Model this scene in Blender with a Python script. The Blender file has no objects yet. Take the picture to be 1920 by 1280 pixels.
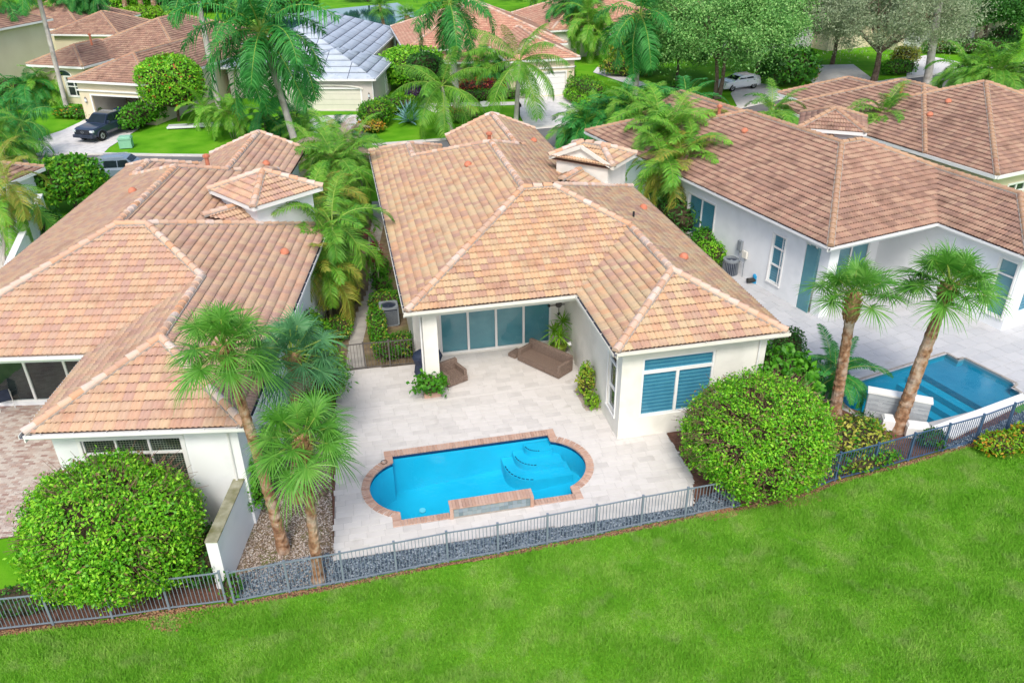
import bpy, bmesh, math, random
import numpy as np
from mathutils import Vector, Matrix
R=math.radians
random.seed(7); rng=np.random.default_rng(7)
SC=bpy.context.scene; COL=SC.collection

# ---------------------------------------------------------------- camera
CAM_H=19.0; FPX=1512.7
_h,_p,_r=R(11.959),R(29.379),R(-0.6)
_fw=Vector((math.sin(_h)*math.cos(_p),math.cos(_h)*math.cos(_p),-math.sin(_p)))
_rt=Vector((math.cos(_h),-math.sin(_h),0)); _up=_rt.cross(_fw)
_r2=_rt*math.cos(_r)+_up*math.sin(_r); _u2=-_rt*math.sin(_r)+_up*math.cos(_r)
cd=bpy.data.cameras.new('camera'); cam=bpy.data.objects.new('camera',cd); COL.objects.link(cam)
cd.sensor_width=36; cd.lens=FPX/1920*36; cd.clip_start=0.5; cd.clip_end=3000
cam.matrix_world=Matrix(((_r2.x,_u2.x,-_fw.x,0),(_r2.y,_u2.y,-_fw.y,0),(_r2.z,_u2.z,-_fw.z,CAM_H),(0,0,0,1)))
SC.camera=cam
# ---------------------------------------------------------------- world and sun
SUN_EL,SUN_AZ=R(50),R(192)            # azimuth clockwise from +Y
W=bpy.data.worlds.new('World'); SC.world=W; W.use_nodes=True
nt=W.node_tree; bg=nt.nodes['Background']; sky=nt.nodes.new('ShaderNodeTexSky')
sky.sky_type='NISHITA'; sky.sun_disc=False; sky.sun_elevation=SUN_EL; sky.sun_rotation=SUN_AZ
sky.air_density=1.0; sky.dust_density=3.0; sky.ozone_density=1.0
nt.links.new(sky.outputs[0],bg.inputs[0]); bg.inputs[1].default_value=0.15
sl=bpy.data.lights.new('sun','SUN'); sun=bpy.data.objects.new('sun',sl); COL.objects.link(sun)
sl.energy=1.5; sl.angle=R(14); sl.color=(1,.955,.89)
_sd=Vector((math.sin(SUN_AZ)*math.cos(SUN_EL),math.cos(SUN_AZ)*math.cos(SUN_EL),math.sin(SUN_EL)))
sun.rotation_euler=_sd.to_track_quat('Z','Y').to_euler(); sun.location=_sd*60
SC.view_settings.view_transform='Standard'; SC.view_settings.look='None'
SC.view_settings.exposure=0.62; SC.view_settings.gamma=1; SC.view_settings.use_curve_mapping=False
SC.render.engine='CYCLES'
cy=SC.cycles; cy.max_bounces=7; cy.diffuse_bounces=3; cy.glossy_bounces=3; cy.transmission_bounces=4; cy.transparent_max_bounces=10
cy.caustics_reflective=False; cy.caustics_refractive=False; cy.use_denoising=True

def gp(px,py,z=0.0):
    """point of the place at height z that the survey picture shows at (px,py)"""
    d=_fw*FPX+_r2*(px-960)-_u2*(py-640); t=(z-CAM_H)/d.z
    return Vector((0,0,CAM_H))+d*t
def standing(bx,by,ty):
    """ground point under (bx,by) and the height that reaches row ty above it"""
    b=gp(bx,by); lo,hi=0.,40.
    for _ in range(40):
        m=(lo+hi)/2; q=Vector((b.x,b.y,m-CAM_H)); y=640-FPX*q.dot(_u2)/q.dot(_fw)
        if y>ty: lo=m
        else: hi=m
    return b,lo
# ---------------------------------------------------------------- materials
MATS={}
def mat(name,c1,c2=None,rough=.8,island=None,nscale=3.,bump=0.,bscale=40.,spec=.3,metal=0.,coat=0.,c3=None,detail=4,obj_noise=True,patch=None,trans=0.,stops=None):
    """colour from a ramp driven by noise and/or a random value per piece"""
    m=bpy.data.materials.new(name); m.use_nodes=True; MATS[name]=m
    n=m.node_tree.nodes; l=m.node_tree.links; b=n['Principled BSDF']
    b.inputs['Roughness'].default_value=rough; b.inputs['Specular IOR Level'].default_value=spec; b.inputs['Metallic'].default_value=metal
    if coat: b.inputs['Coat Weight'].default_value=coat; b.inputs['Coat Roughness'].default_value=.08
    geo=n.new('ShaderNodeNewGeometry')
    if island is not None or c2 is not None:
        ramp=n.new('ShaderNodeValToRGB'); e=ramp.color_ramp.elements
        cols=[c1,c2]+([c3] if c3 else []) if not stops else stops
        while len(e)<len(cols): e.new(.5)
        for i,c in enumerate(cols):
            e[i].position=i/(len(cols)-1); e[i].color=(*c,1)
        nz=n.new('ShaderNodeTexNoise'); nz.inputs['Scale'].default_value=nscale; nz.inputs['Detail'].default_value=detail
        l.new(geo.outputs['Position'],nz.inputs['Vector'])
        src=nz.outputs['Fac']
        mr=n.new('ShaderNodeMapRange'); mr.inputs['From Min'].default_value=.3; mr.inputs['From Max'].default_value=.7
        l.new(src,mr.inputs['Value']); src=mr.outputs[0]
        if island is not None:
            oi=n.new('ShaderNodeObjectInfo'); ad=n.new('ShaderNodeMath'); ad.operation='ADD'
            l.new(geo.outputs['Random Per Island'],ad.inputs[0]); l.new(oi.outputs['Random'],ad.inputs[1])
            fr=n.new('ShaderNodeMath'); fr.operation='FRACT'; l.new(ad.outputs[0],fr.inputs[0])
            mx=n.new('ShaderNodeMix'); mx.inputs[0].default_value=island
            l.new(src,mx.inputs['A']); l.new(fr.outputs[0],mx.inputs['B']); src=mx.outputs['Result']
        l.new(src,ramp.inputs[0]); col=ramp.outputs[0]
        if patch:   # (colour, scale, threshold lo, hi)
            n2=n.new('ShaderNodeTexNoise'); n2.inputs['Scale'].default_value=patch[1]; n2.inputs['Detail'].default_value=5; l.new(geo.outputs['Position'],n2.inputs['Vector'])
            m2=n.new('ShaderNodeMapRange'); m2.inputs['From Min'].default_value=patch[2]; m2.inputs['From Max'].default_value=patch[3]; l.new(n2.outputs['Fac'],m2.inputs['Value'])
            x2=n.new('ShaderNodeMix'); x2.data_type='RGBA'; l.new(m2.outputs[0],x2.inputs[0]); l.new(col,x2.inputs['A']); x2.inputs['B'].default_value=(*patch[0],1); col=x2.outputs['Result']
        l.new(col,b.inputs['Base Color'])
    else: b.inputs['Base Color'].default_value=(*c1,1)
    if bump:
        bn=n.new('ShaderNodeTexNoise'); bn.inputs['Scale'].default_value=bscale; bn.inputs['Detail'].default_value=6; l.new(geo.outputs['Position'],bn.inputs['Vector'])
        bp=n.new('ShaderNodeBump'); bp.inputs['Strength'].default_value=bump; bp.inputs['Distance'].default_value=.03; l.new(bn.outputs['Fac'],bp.inputs['Height']); l.new(bp.outputs[0],b.inputs['Normal'])
    if trans:
        t=n.new('ShaderNodeBsdfTranslucent'); ms=n.new('ShaderNodeMixShader'); ms.inputs[0].default_value=trans
        if c2 is not None or island is not None: l.new(col,t.inputs[0])
        else: t.inputs[0].default_value=(*c1,1)
        l.new(b.outputs[0],ms.inputs[1]); l.new(t.outputs[0],ms.inputs[2]); l.new(ms.outputs[0],n['Material Output'].inputs[0])
    return m
def glassy(name,tint,gloss=(1,1,1),ior=1.5,rough=.02,bump=0.,bscale=2.):
    m=bpy.data.materials.new(name); m.use_nodes=True; MATS[name]=m
    n=m.node_tree.nodes; l=m.node_tree.links; n.remove(n['Principled BSDF'])
    t=n.new('ShaderNodeBsdfTransparent'); t.inputs[0].default_value=(*tint,1)
    g=n.new('ShaderNodeBsdfGlossy'); g.inputs[0].default_value=(*gloss,1); g.inputs['Roughness'].default_value=rough
    f=n.new('ShaderNodeFresnel'); f.inputs[0].default_value=ior; x=n.new('ShaderNodeMixShader')
    gb=n.new('ShaderNodeNewGeometry'); iv=n.new('ShaderNodeMath'); iv.operation='SUBTRACT'; iv.inputs[0].default_value=1; l.new(gb.outputs['Backfacing'],iv.inputs[1])
    mu=n.new('ShaderNodeMath'); mu.operation='MULTIPLY'; l.new(f.outputs[0],mu.inputs[0]); l.new(iv.outputs[0],mu.inputs[1])
    l.new(mu.outputs[0],x.inputs[0]); l.new(t.outputs[0],x.inputs[1]); l.new(g.outputs[0],x.inputs[2]); l.new(x.outputs[0],n['Material Output'].inputs[0])
    if bump:
        bn=n.new('ShaderNodeTexNoise'); bn.inputs['Scale'].default_value=bscale; bn.inputs['Detail'].default_value=3
        geo=n.new('ShaderNodeNewGeometry'); l.new(geo.outputs['Position'],bn.inputs['Vector'])
        bp=n.new('ShaderNodeBump'); bp.inputs['Strength'].default_value=bump; bp.inputs['Distance'].default_value=.05
        l.new(bn.outputs['Fac'],bp.inputs['Height']); l.new(bp.outputs[0],g.inputs['Normal']); l.new(bp.outputs[0],f.inputs['Normal'])
    return m
def roofmat(name,stops,isl=.8,dirt=(.10,.06,.045),dlo=.62,dhi=.85):
    return mat(name,(0,0,0),(0,0,0),rough=.85,island=isl,nscale=.35,bump=.35,bscale=18,stops=stops,patch=(dirt,1.1,dlo,dhi),spec=.2)
TILE_A=roofmat('tile_peach',[(0.419,0.251,0.202),(0.546,0.419,0.258),(0.564,0.344,0.202),(0.455,0.288,0.212),(0.564,0.381,0.230),(0.519,0.400,0.258),(0.419,0.260,0.202),(0.528,0.353,0.230)],.8,(.34,.18,.12),.52,.88)
TILE_L=roofmat('tile_rose',[(0.437,0.270,0.212),(0.546,0.391,0.258),(0.555,0.344,0.230),(0.455,0.288,0.230),(0.528,0.372,0.258),(0.482,0.307,0.239)],.7,(.34,.18,.12),.52,.9)
TILE_B=roofmat('tile_brown',[(.31,.19,.14),(.42,.28,.20),(.37,.22,.16),(.29,.18,.14),(.45,.29,.20)],.6,(.17,.10,.075),.50,.80)
TILE_C=roofmat('tile_red',[(.52,.28,.2),(.58,.36,.25),(.48,.24,.17),(.6,.34,.24)],.7,(.3,.16,.12),.6,.9)
CAP_A=roofmat('cap_peach',[(.50,.30,.22),(.62,.44,.31),(.66,.54,.47),(.60,.34,.20),(.60,.42,.32)],.9,(.35,.3,.26),.6,.9)
CAP_B=roofmat('cap_brown',[(.42,.27,.17),(.48,.31,.2),(.40,.22,.15)],.9,(.2,.12,.09),.6,.85)
UNDER=mat('roof_underlay_and_lip_shadow',(.07,.035,.025),(.12,.06,.04),nscale=6)  # underlay, and the painted shadow strip under every tile lip
MORTAR=mat('mortar',(.30,.27,.24),(.42,.38,.33),nscale=5,bump=.5)
CREAM=mat('stucco_cream',(.76,.74,.67),(.82,.80,.73),rough=.9,nscale=.8,bump=.12,bscale=60,patch=((.60,.59,.52),.9,.5,.85))
WHITE=mat('stucco_white',(.80,.82,.83),(.84,.86,.87),rough=.9,nscale=.6,bump=.12,bscale=60,patch=((.64,.67,.68),.8,.5,.9))
BEIGE=mat('stucco_beige',(.66,.57,.40),(.72,.63,.46),rough=.9,nscale=.5,bump=.1,bscale=50)
TAUPE=mat('stucco_taupe',(.60,.55,.50),(.66,.61,.56),rough=.9,nscale=.5,bump=.1,bscale=50)
TRIM=mat('trim_white',(.78,.78,.76),(.82,.82,.80),rough=.5,nscale=2)
TRIMC=mat('trim_cream',(.72,.69,.60),(.77,.75,.67),rough=.6,nscale=2)
GUT=mat('gutter_inside',(.06,.065,.09),(.14,.15,.19),rough=.6,nscale=3)
TEALW=mat('window_shade_blue',(.05,.22,.34),(.07,.27,.40),rough=.6,nscale=1.5)
TEAL=mat('window_blind',(.09,.25,.29),(.13,.31,.35),rough=.6,nscale=1.5)
SLAT=mat('blind_slat',(.085,.28,.39),(.11,.33,.44),rough=.5,nscale=3)
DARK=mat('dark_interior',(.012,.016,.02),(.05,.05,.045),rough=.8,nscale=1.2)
GLASS=glassy('window_glass',(.85,.95,.97),ior=1.6,rough=.03)
WATER=glassy('pool_water',(.40,.88,1.0),ior=1.33,rough=.03,bump=.35,bscale=3.)
LAKE=mat('lake_water',(.02,.06,.035),(.05,.16,.2),rough=.06,nscale=.08,spec=.8)
PLASTER=mat('pool_plaster',(.03,.52,.64),(.05,.60,.72),rough=.7,nscale=.7,patch=((.03,.44,.57),.5,.5,.8))
PLASTERG=mat('pool_plaster_deep',(.03,.30,.38),(.04,.35,.43),rough=.7,nscale=.6)
PTILE=mat('waterline_tile',(.01,.03,.08),(.03,.10,.20),rough=.25,island=.9,nscale=8)
GTILE=mat('glass_tile',(.14,.20,.22),(.30,.36,.37),rough=.2,island=.9,nscale=8,c3=(.20,.27,.33))
BRICK=mat('coping_brick',(.38,.23,.17),(.54,.37,.29),rough=.85,island=.8,nscale=9,c3=(.46,.28,.20),bump=.3)
PAVER=mat('travertine',(.52,.495,.465),(.66,.63,.595),rough=.75,island=.75,nscale=2.5,c3=(.58,.55,.51),bump=.08,bscale=30,patch=((.44,.41,.37),1.3,.62,.8))
JOINT=mat('paver_joint',(.34,.33,.31),(.42,.40,.38),nscale=4)
PAVERW=mat('large_paver',(.44,.45,.46),(.54,.54,.54),rough=.75,island=.6,nscale=2,bump=.06,patch=((.40,.39,.37),.8,.6,.85))
JOINTW=mat('large_joint',(.36,.36,.36),(.42,.42,.42),nscale=4)
PAVERR=mat('red_paver',(.30,.18,.15),(.56,.50,.44),rough=.85,island=.9,nscale=3,c3=(.40,.27,.22),bump=.2)
JOINTR=mat('red_joint',(.22,.17,.15),(.3,.25,.22),nscale=4)
GRASS=mat('lawn_blade',(.13,.40,.020),(.20,.49,.038),rough=.75,island=.45,nscale=.8,c3=(.38,.60,.12),detail=6,spec=.12,patch=((.42,.50,.20),1.3,.52,.95),trans=.25)
LAWN=mat('lawn_ground',(.11,.30,.012),(.16,.38,.02),rough=.95,nscale=1.2,c3=(.24,.42,.05),detail=8,bump=.8,bscale=25,spec=.1)
LAWNF=mat('lawn_far',(.07,.25,.006),(.11,.33,.010),rough=.95,nscale=.5,c3=(.16,.37,.02),detail=8,bump=.6,bscale=9,spec=.1)
ASPH=mat('asphalt',(.13,.13,.135),(.18,.18,.18),rough=.9,nscale=.6,bump=.2,patch=((.10,.10,.105),.3,.55,.75))
CONC=mat('concrete',(.58,.55,.50),(.68,.65,.60),rough=.9,nscale=.8,bump=.15)
WALK=mat('walk_concrete',(.34,.32,.29),(.46,.43,.39),rough=.9,nscale=2,bump=.2)
DRIVE=mat('driveway_brick',(.46,.45,.44),(.70,.68,.66),rough=.9,island=.6,nscale=2.2,c3=(.58,.55,.53),detail=8,bump=.25)
MULCH=mat('mulch',(.10,.05,.035),(.20,.10,.07),rough=.95,nscale=9,bump=.8)
SOIL=mat('soil',(.14,.10,.065),(.26,.20,.12),rough=.95,nscale=4,bump=.6,patch=((.12,.16,.03),.8,.5,.7))
PEB=mat('dark_pebble',(.03,.045,.07),(.12,.17,.22),rough=.5,island=.95,nscale=5,c3=(.38,.43,.48))
INNER=mat('inner_twigs_gap_shade',(.030,.030,.014),(.085,.06,.035),rough=.95,nscale=9,bump=1.,bscale=25)  # twig mass, coloured dark to stand in for shade between the leaves
PEBB=mat('brown_gravel',(.16,.11,.08),(.40,.32,.26),rough=.8,island=.95,nscale=5,c3=(.62,.57,.52))
LITTER=mat('leaf_litter',(.30,.12,.06),(.40,.24,.13),rough=.9,island=.9,nscale=4,c3=(.22,.16,.07))
METAL=mat('fence_grey',(.20,.25,.30),(.25,.30,.35),rough=.45,nscale=3,metal=.2)
METALB=mat('fence_blue',(.06,.12,.22),(.08,.15,.26),rough=.45,nscale=3,metal=.2)
BRONZE=mat('fence_bronze',(.09,.08,.075),(.13,.12,.11),rough=.5,nscale=3)
ACM=mat('ac_grey',(.20,.225,.25),(.25,.28,.30),rough=.5,nscale=3)
ACD=mat('ac_dark',(.02,.03,.05),(.05,.06,.09),rough=.5,nscale=3)
WICK=mat('wicker',(.12,.085,.065),(.30,.22,.175),rough=.7,nscale=22,bump=.8,bscale=60)
NAVY=mat('navy_cover',(.02,.03,.06),(.035,.05,.09),rough=.6,nscale=3,bump=.4,bscale=6)
TERRA=mat('vent_orange',(.52,.17,.09),(.60,.23,.14),rough=.7,nscale=5)
POTG=mat('green_glaze',(.10,.16,.01),(.16,.23,.02),rough=.25,nscale=4)
STONE=mat('ledger_stone',(.30,.33,.36),(.48,.51,.53),rough=.85,island=.8,nscale=3,bump=.3)
MOSS=mat('mossy_cap',(.16,.16,.07),(.42,.41,.32),rough=.95,nscale=2.5,bump=.5,detail=8)
LEAD=mat('membrane',(.36,.42,.50),(.50,.56,.63),rough=.6,island=.35,nscale=1.2,detail=8,patch=((.20,.25,.32),2.2,.62,.8))
SEAM=mat('membrane_seam',(.05,.06,.10),(.12,.14,.18),nscale=3)
BLACK=mat('black_paint',(.016,.026,.055),(.024,.036,.07),rough=.3,nscale=2,coat=.8)
SILVER=mat('blue_grey_paint',(.14,.19,.25),(.17,.22,.28),rough=.3,nscale=2,coat=.8)
CARW=mat('white_paint',(.70,.72,.74),(.76,.78,.80),rough=.3,nscale=2,coat=.8)
TYRE=mat('tyre',(.012,.012,.013),(.02,.02,.02),rough=.9,nscale=5)
CARGL=mat('car_glass',(.02,.035,.045),(.03,.05,.06),rough=.06,nscale=2,spec=.9)
HLIGHT=mat('headlight',(.6,.65,.7),(.75,.8,.82),rough=.15,nscale=3,spec=.8)
ALU=mat('aluminium',(.5,.52,.55),(.6,.62,.64),rough=.35,metal=.6,nscale=4)
BLUEP=mat('blue_plastic',(.02,.06,.45),(.03,.08,.5),rough=.4,nscale=3)
CYANP=mat('pump_blue',(.02,.28,.55),(.03,.35,.65),rough=.4,nscale=3)
CARD=mat('cardboard',(.35,.22,.12),(.42,.27,.16),rough=.9,nscale=3)
UTIL=mat('utility_green',(.22,.48,.33),(.27,.54,.38),rough=.6,nscale=3)
BARKS=mat('sabal_bark',(.13,.06,.032),(.32,.18,.10),rough=.95,nscale=5.,bump=1.,bscale=14,c3=(.44,.33,.24),detail=9,patch=((.46,.38,.31),1.8,.52,.72))
BOOT=mat('boot_bark',(.24,.12,.05),(.46,.30,.16),rough=.95,nscale=5,bump=1.,bscale=12)
BARKG=mat('grey_bark',(.38,.35,.32),(.56,.53,.50),rough=.9,nscale=1.5,bump=.4,bscale=8,patch=((.27,.25,.22),1.2,.55,.7))
BARKD=mat('dark_bark',(.09,.06,.045),(.22,.16,.12),rough=.95,nscale=4,bump=.8,bscale=12)
BARKT=mat('twig',(.12,.065,.05),(.26,.15,.11),rough=.95,nscale=4)
CSHAFT=mat('crownshaft',(.10,.34,.03),(.16,.44,.05),rough=.4,nscale=2)
CSHAFTG=mat('cane_stem',(.34,.36,.20),(.48,.46,.34),rough=.6,nscale=3,bump=.2)
def leafm(name,a,b,c,isl=.55,ns=.9,tr=.25,patch=None,rough=.5): return mat(name,a,b,rough=rough,island=isl,nscale=ns,c3=c,trans=tr,spec=.35,patch=patch)
LF_BALL=leafm('leaf_ball',(.05,.24,.010),(.16,.50,.016),(.42,.74,.05),.8,1.2,patch=((.22,.26,.05),.9,.62,.85))
LF_BROWN=leafm('leaf_brown',(.16,.10,.05),(.30,.20,.09),(.22,.26,.06),.8)
LF_DARK=leafm('leaf_dark',(.02,.10,.015),(.04,.17,.02),(.09,.28,.03))
LF_MID=leafm('leaf_mid',(.03,.16,.010),(.07,.28,.012),(.14,.40,.02))
LF_LIME=leafm('leaf_lime',(.10,.30,.01),(.18,.42,.015),(.34,.50,.03))
LF_GOLD=leafm('leaf_gold',(.16,.28,.02),(.36,.40,.04),(.55,.50,.10),.75)
LF_RED=leafm('leaf_red',(.35,.03,.02),(.45,.10,.03),(.25,.28,.03),.85)
LF_WINE=leafm('leaf_wine',(.16,.012,.03),(.30,.02,.05),(.10,.01,.03),.8)
LF_ORANGE=leafm('leaf_orange',(.6,.22,.02),(.6,.38,.03),(.16,.28,.02),.9)
LF_PURP=leafm('leaf_purple',(.035,.015,.07),(.06,.03,.11),(.03,.02,.05),.8)
LF_OAK=leafm('leaf_oak',(.07,.24,.05),(.17,.42,.09),(.38,.62,.20),.75,.35)
LF_GREY=leafm('leaf_greygreen',(.16,.24,.12),(.30,.38,.21),(.46,.52,.34),.75,.35)
FR_SAB=leafm('frond_sabal',(.05,.20,.02),(.11,.33,.035),(.22,.45,.08),.5,1.5,.25)
FR_SABB=leafm('frond_sabal_blue',(.045,.17,.06),(.09,.28,.10),(.17,.38,.16),.5,1.5,.25)
FR_ROY=leafm('frond_royal',(.012,.15,.02),(.04,.27,.04),(.11,.40,.09),.55,.8,.25)
FR_COCO=leafm('frond_coconut',(.05,.22,.02),(.13,.36,.03),(.28,.48,.06),.5,.8,.3)
FR_ARE=leafm('frond_areca',(.06,.26,.02),(.16,.42,.03),(.34,.54,.08),.5,.9,.3)
FR_AREY=leafm('frond_yellow',(.16,.30,.03),(.36,.32,.05),(.12,.32,.02),.6,.9,.3)
FR_DRY=leafm('frond_dry',(.30,.22,.16),(.42,.33,.26),(.34,.26,.20),.6,.9,.2)
AGAVE=leafm('leaf_agave',(.16,.36,.38),(.24,.46,.46),(.30,.52,.50),.4,1.,.05)
PETI=mat('petiole',(.22,.34,.05),(.32,.44,.08),rough=.5,nscale=3)

# ---------------------------------------------------------------- mesh helpers
def link(name,data,parent=None,loc=(0,0,0),rz=0.,mat4=None,scale=None):
    o=bpy.data.objects.new(name,data); COL.objects.link(o)
    if parent is not None: o.parent=parent
    if mat4 is not None: o.matrix_local=mat4
    else:
        o.location=loc; o.rotation_euler=(0,0,rz)
        if scale is not None: o.scale=scale
    return o
def tag(o,label=None,cat=None,group=None,kind=None):
    if label: o['label']=label
    if cat: o['category']=cat
    if group: o['group']=group
    if kind: o['kind']=kind
    return o
def thing(name,label,cat,loc=(0,0,0),rz=0.,group=None):
    return tag(link(name,None,None,loc,rz),label,cat,group)
class MB:
    def __init__(s): s.v=[]; s.f=[]; s.m=[]; s.mats=[]
    def mi(s,m):
        if m not in s.mats: s.mats.append(m)
        return s.mats.index(m)
    def poly(s,pts,m):
        b=len(s.v); s.v+= [tuple(p) for p in pts]; s.f.append(tuple(range(b,b+len(pts)))); s.m.append(s.mi(m)); return s
    def raw(s,vs,fs,m):
        b=len(s.v); s.v+=[tuple(p) for p in vs]; k=s.mi(m)
        for f in fs: s.f.append(tuple(i+b for i in f)); s.m.append(k)
        return s
    def box(s,x0,y0,z0,x1,y1,z1,m,bev=0.):
        if bev:
            b_=bev; vs=[]
            for z,i in ((z0,0),(z1-b_,0),(z1,1)):
                d=b_ if i else 0
                vs+=[(x0+d,y0+d,z),(x1-d,y0+d,z),(x1-d,y1-d,z),(x0+d,y1-d,z)]
            fs=[(3,2,1,0),(8,9,10,11)]+[(k*4+i,k*4+(i+1)%4,k*4+4+(i+1)%4,k*4+4+i) for k in (0,1) for i in range(4)]
            return s.raw(vs,fs,m)
        vs=[(x0,y0,z0),(x1,y0,z0),(x1,y1,z0),(x0,y1,z0),(x0,y0,z1),(x1,y0,z1),(x1,y1,z1),(x0,y1,z1)]
        return s.raw(vs,[(3,2,1,0),(4,5,6,7),(0,1,5,4),(1,2,6,5),(2,3,7,6),(3,0,4,7)],m)
    def bar(s,a,b,w,h,m,up=Vector((0,0,1))):
        a,b=Vector(a),Vector(b); d=(b-a).normalized(); x=d.cross(up)
        x=x.normalized() if x.length>1e-4 else Vector((1,0,0)); y=x.cross(d)
        vs=[]
        for p in (a,b):
            for i,j in ((-1,-1),(1,-1),(1,1),(-1,1)): vs.append(p+x*(i*w/2)+y*(j*h/2))
        return s.raw(vs,[(0,1,2,3),(7,6,5,4),(0,4,5,1),(1,5,6,2),(2,6,7,3),(3,7,4,0)],m)
    def tube(s,pts,rs,m,n=8,cap=True):
        pts=[Vector(p) for p in pts]; vs=[]; ref=Vector((0.3,1,0.1)).normalized()
        for i,p in enumerate(pts):
            d=(pts[min(i+1,len(pts)-1)]-pts[max(i-1,0)]).normalized()
            x=d.cross(ref); x=x.normalized() if x.length>1e-3 else Vector((1,0,0)); y=d.cross(x)
            for k in range(n):
                a=2*math.pi*k/n; vs.append(p+(x*math.cos(a)+y*math.sin(a))*rs[i])
        fs=[(i*n+k,i*n+(k+1)%n,(i+1)*n+(k+1)%n,(i+1)*n+k) for i in range(len(pts)-1) for k in range(n)]
        if cap: fs+= [tuple(range(n))[::-1],tuple((len(pts)-1)*n+k for k in range(n))]
        return s.raw(vs,fs,m)
    def prism(s,pts,z0,z1,m,top=True):
        n=len(pts); vs=[(p[0],p[1],z0) for p in pts]+[(p[0],p[1],z1) for p in pts]
        fs=[(i,(i+1)%n,n+(i+1)%n,n+i) for i in range(n)]
        if top: fs+=[tuple(range(n,2*n)),tuple(range(n))[::-1]]
        return s.raw(vs,fs,m)
    def data(s,name,smooth=False):
        me=bpy.data.meshes.new(name); me.from_pydata(s.v,[],s.f)
        for m in s.mats: me.materials.append(m)
        if len(s.mats)>1: me.polygons.foreach_set('material_index',s.m)
        if smooth: me.polygons.foreach_set('use_smooth',[True]*len(me.polygons))
        me.update(); return me
    def build(s,name,parent=None,smooth=False,**k): return link(name,s.data(name,smooth),parent,**k)
def npmesh(name,V,F,mats,smooth=False):
    """V (n,3), F (m,k) same size faces"""
    me=bpy.data.meshes.new(name); m,k=F.shape
    me.vertices.add(len(V)); me.vertices.foreach_set('co',V.astype(np.float32).ravel())
    me.loops.add(m*k); me.loops.foreach_set('vertex_index',F.astype(np.int32).ravel())
    me.polygons.add(m); me.polygons.foreach_set('loop_start',np.arange(0,m*k,k,dtype=np.int32))
    for x in (mats if isinstance(mats,(list,tuple)) else [mats]): me.materials.append(x)
    if smooth: me.polygons.foreach_set('use_smooth',np.ones(m,bool))
    me.update(calc_edges=True); return me
# ---------------------------------------------------------------- tiled roofs
def tile_template(w,L,seg=8,roll=.058,rolls=2,lift=.064,lip=.012):
    us=np.linspace(0,w,seg+1); hs=roll*np.sin(np.pi*rolls*us/w)**2
    lo=np.stack([us,np.zeros_like(us),hs+lift],1); hi=np.stack([us,np.full_like(us,L+.03),hs+.002],1); bt=lo.copy(); bt[:,2]-=lip
    V=np.concatenate([bt,lo,hi]); n=seg+1; F=[]
    for i in range(seg): F+=[(i,i+1,n+i+1,n+i),(n+i,n+i+1,2*n+i+1,2*n+i)]
    if lip<.028:    # dark strip under the lip, painting the shadow line of each course
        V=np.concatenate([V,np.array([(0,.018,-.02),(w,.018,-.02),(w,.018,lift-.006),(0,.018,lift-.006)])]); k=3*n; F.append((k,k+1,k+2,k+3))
    return V,np.array(F)
CAPDATA={}
def cap_mesh(m,r=.15,L=.44):
    k=(m.name,r,L)
    if k not in CAPDATA:
        V=[];F=[];n=8
        for x,rr,z in ((0,r,.03),(L,r*.84,.0)):
            for i in range(n+1):
                a=math.pi*(1.12*i/n-.06); V.append((x,math.cos(a)*rr,math.sin(a)*rr*.95+z))
        for i in range(n): F.append((i,i+1,n+2+i,n+1+i))
        V.append((0,0,-.01)); F+=[(i+1,i,2*n+2) for i in range(n)]
        b=MB(); b.raw(V,F,m); CAPDATA[k]=b.data('ridge_tile',smooth=False)
    return CAPDATA[k]
TILEDATA={}
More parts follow.
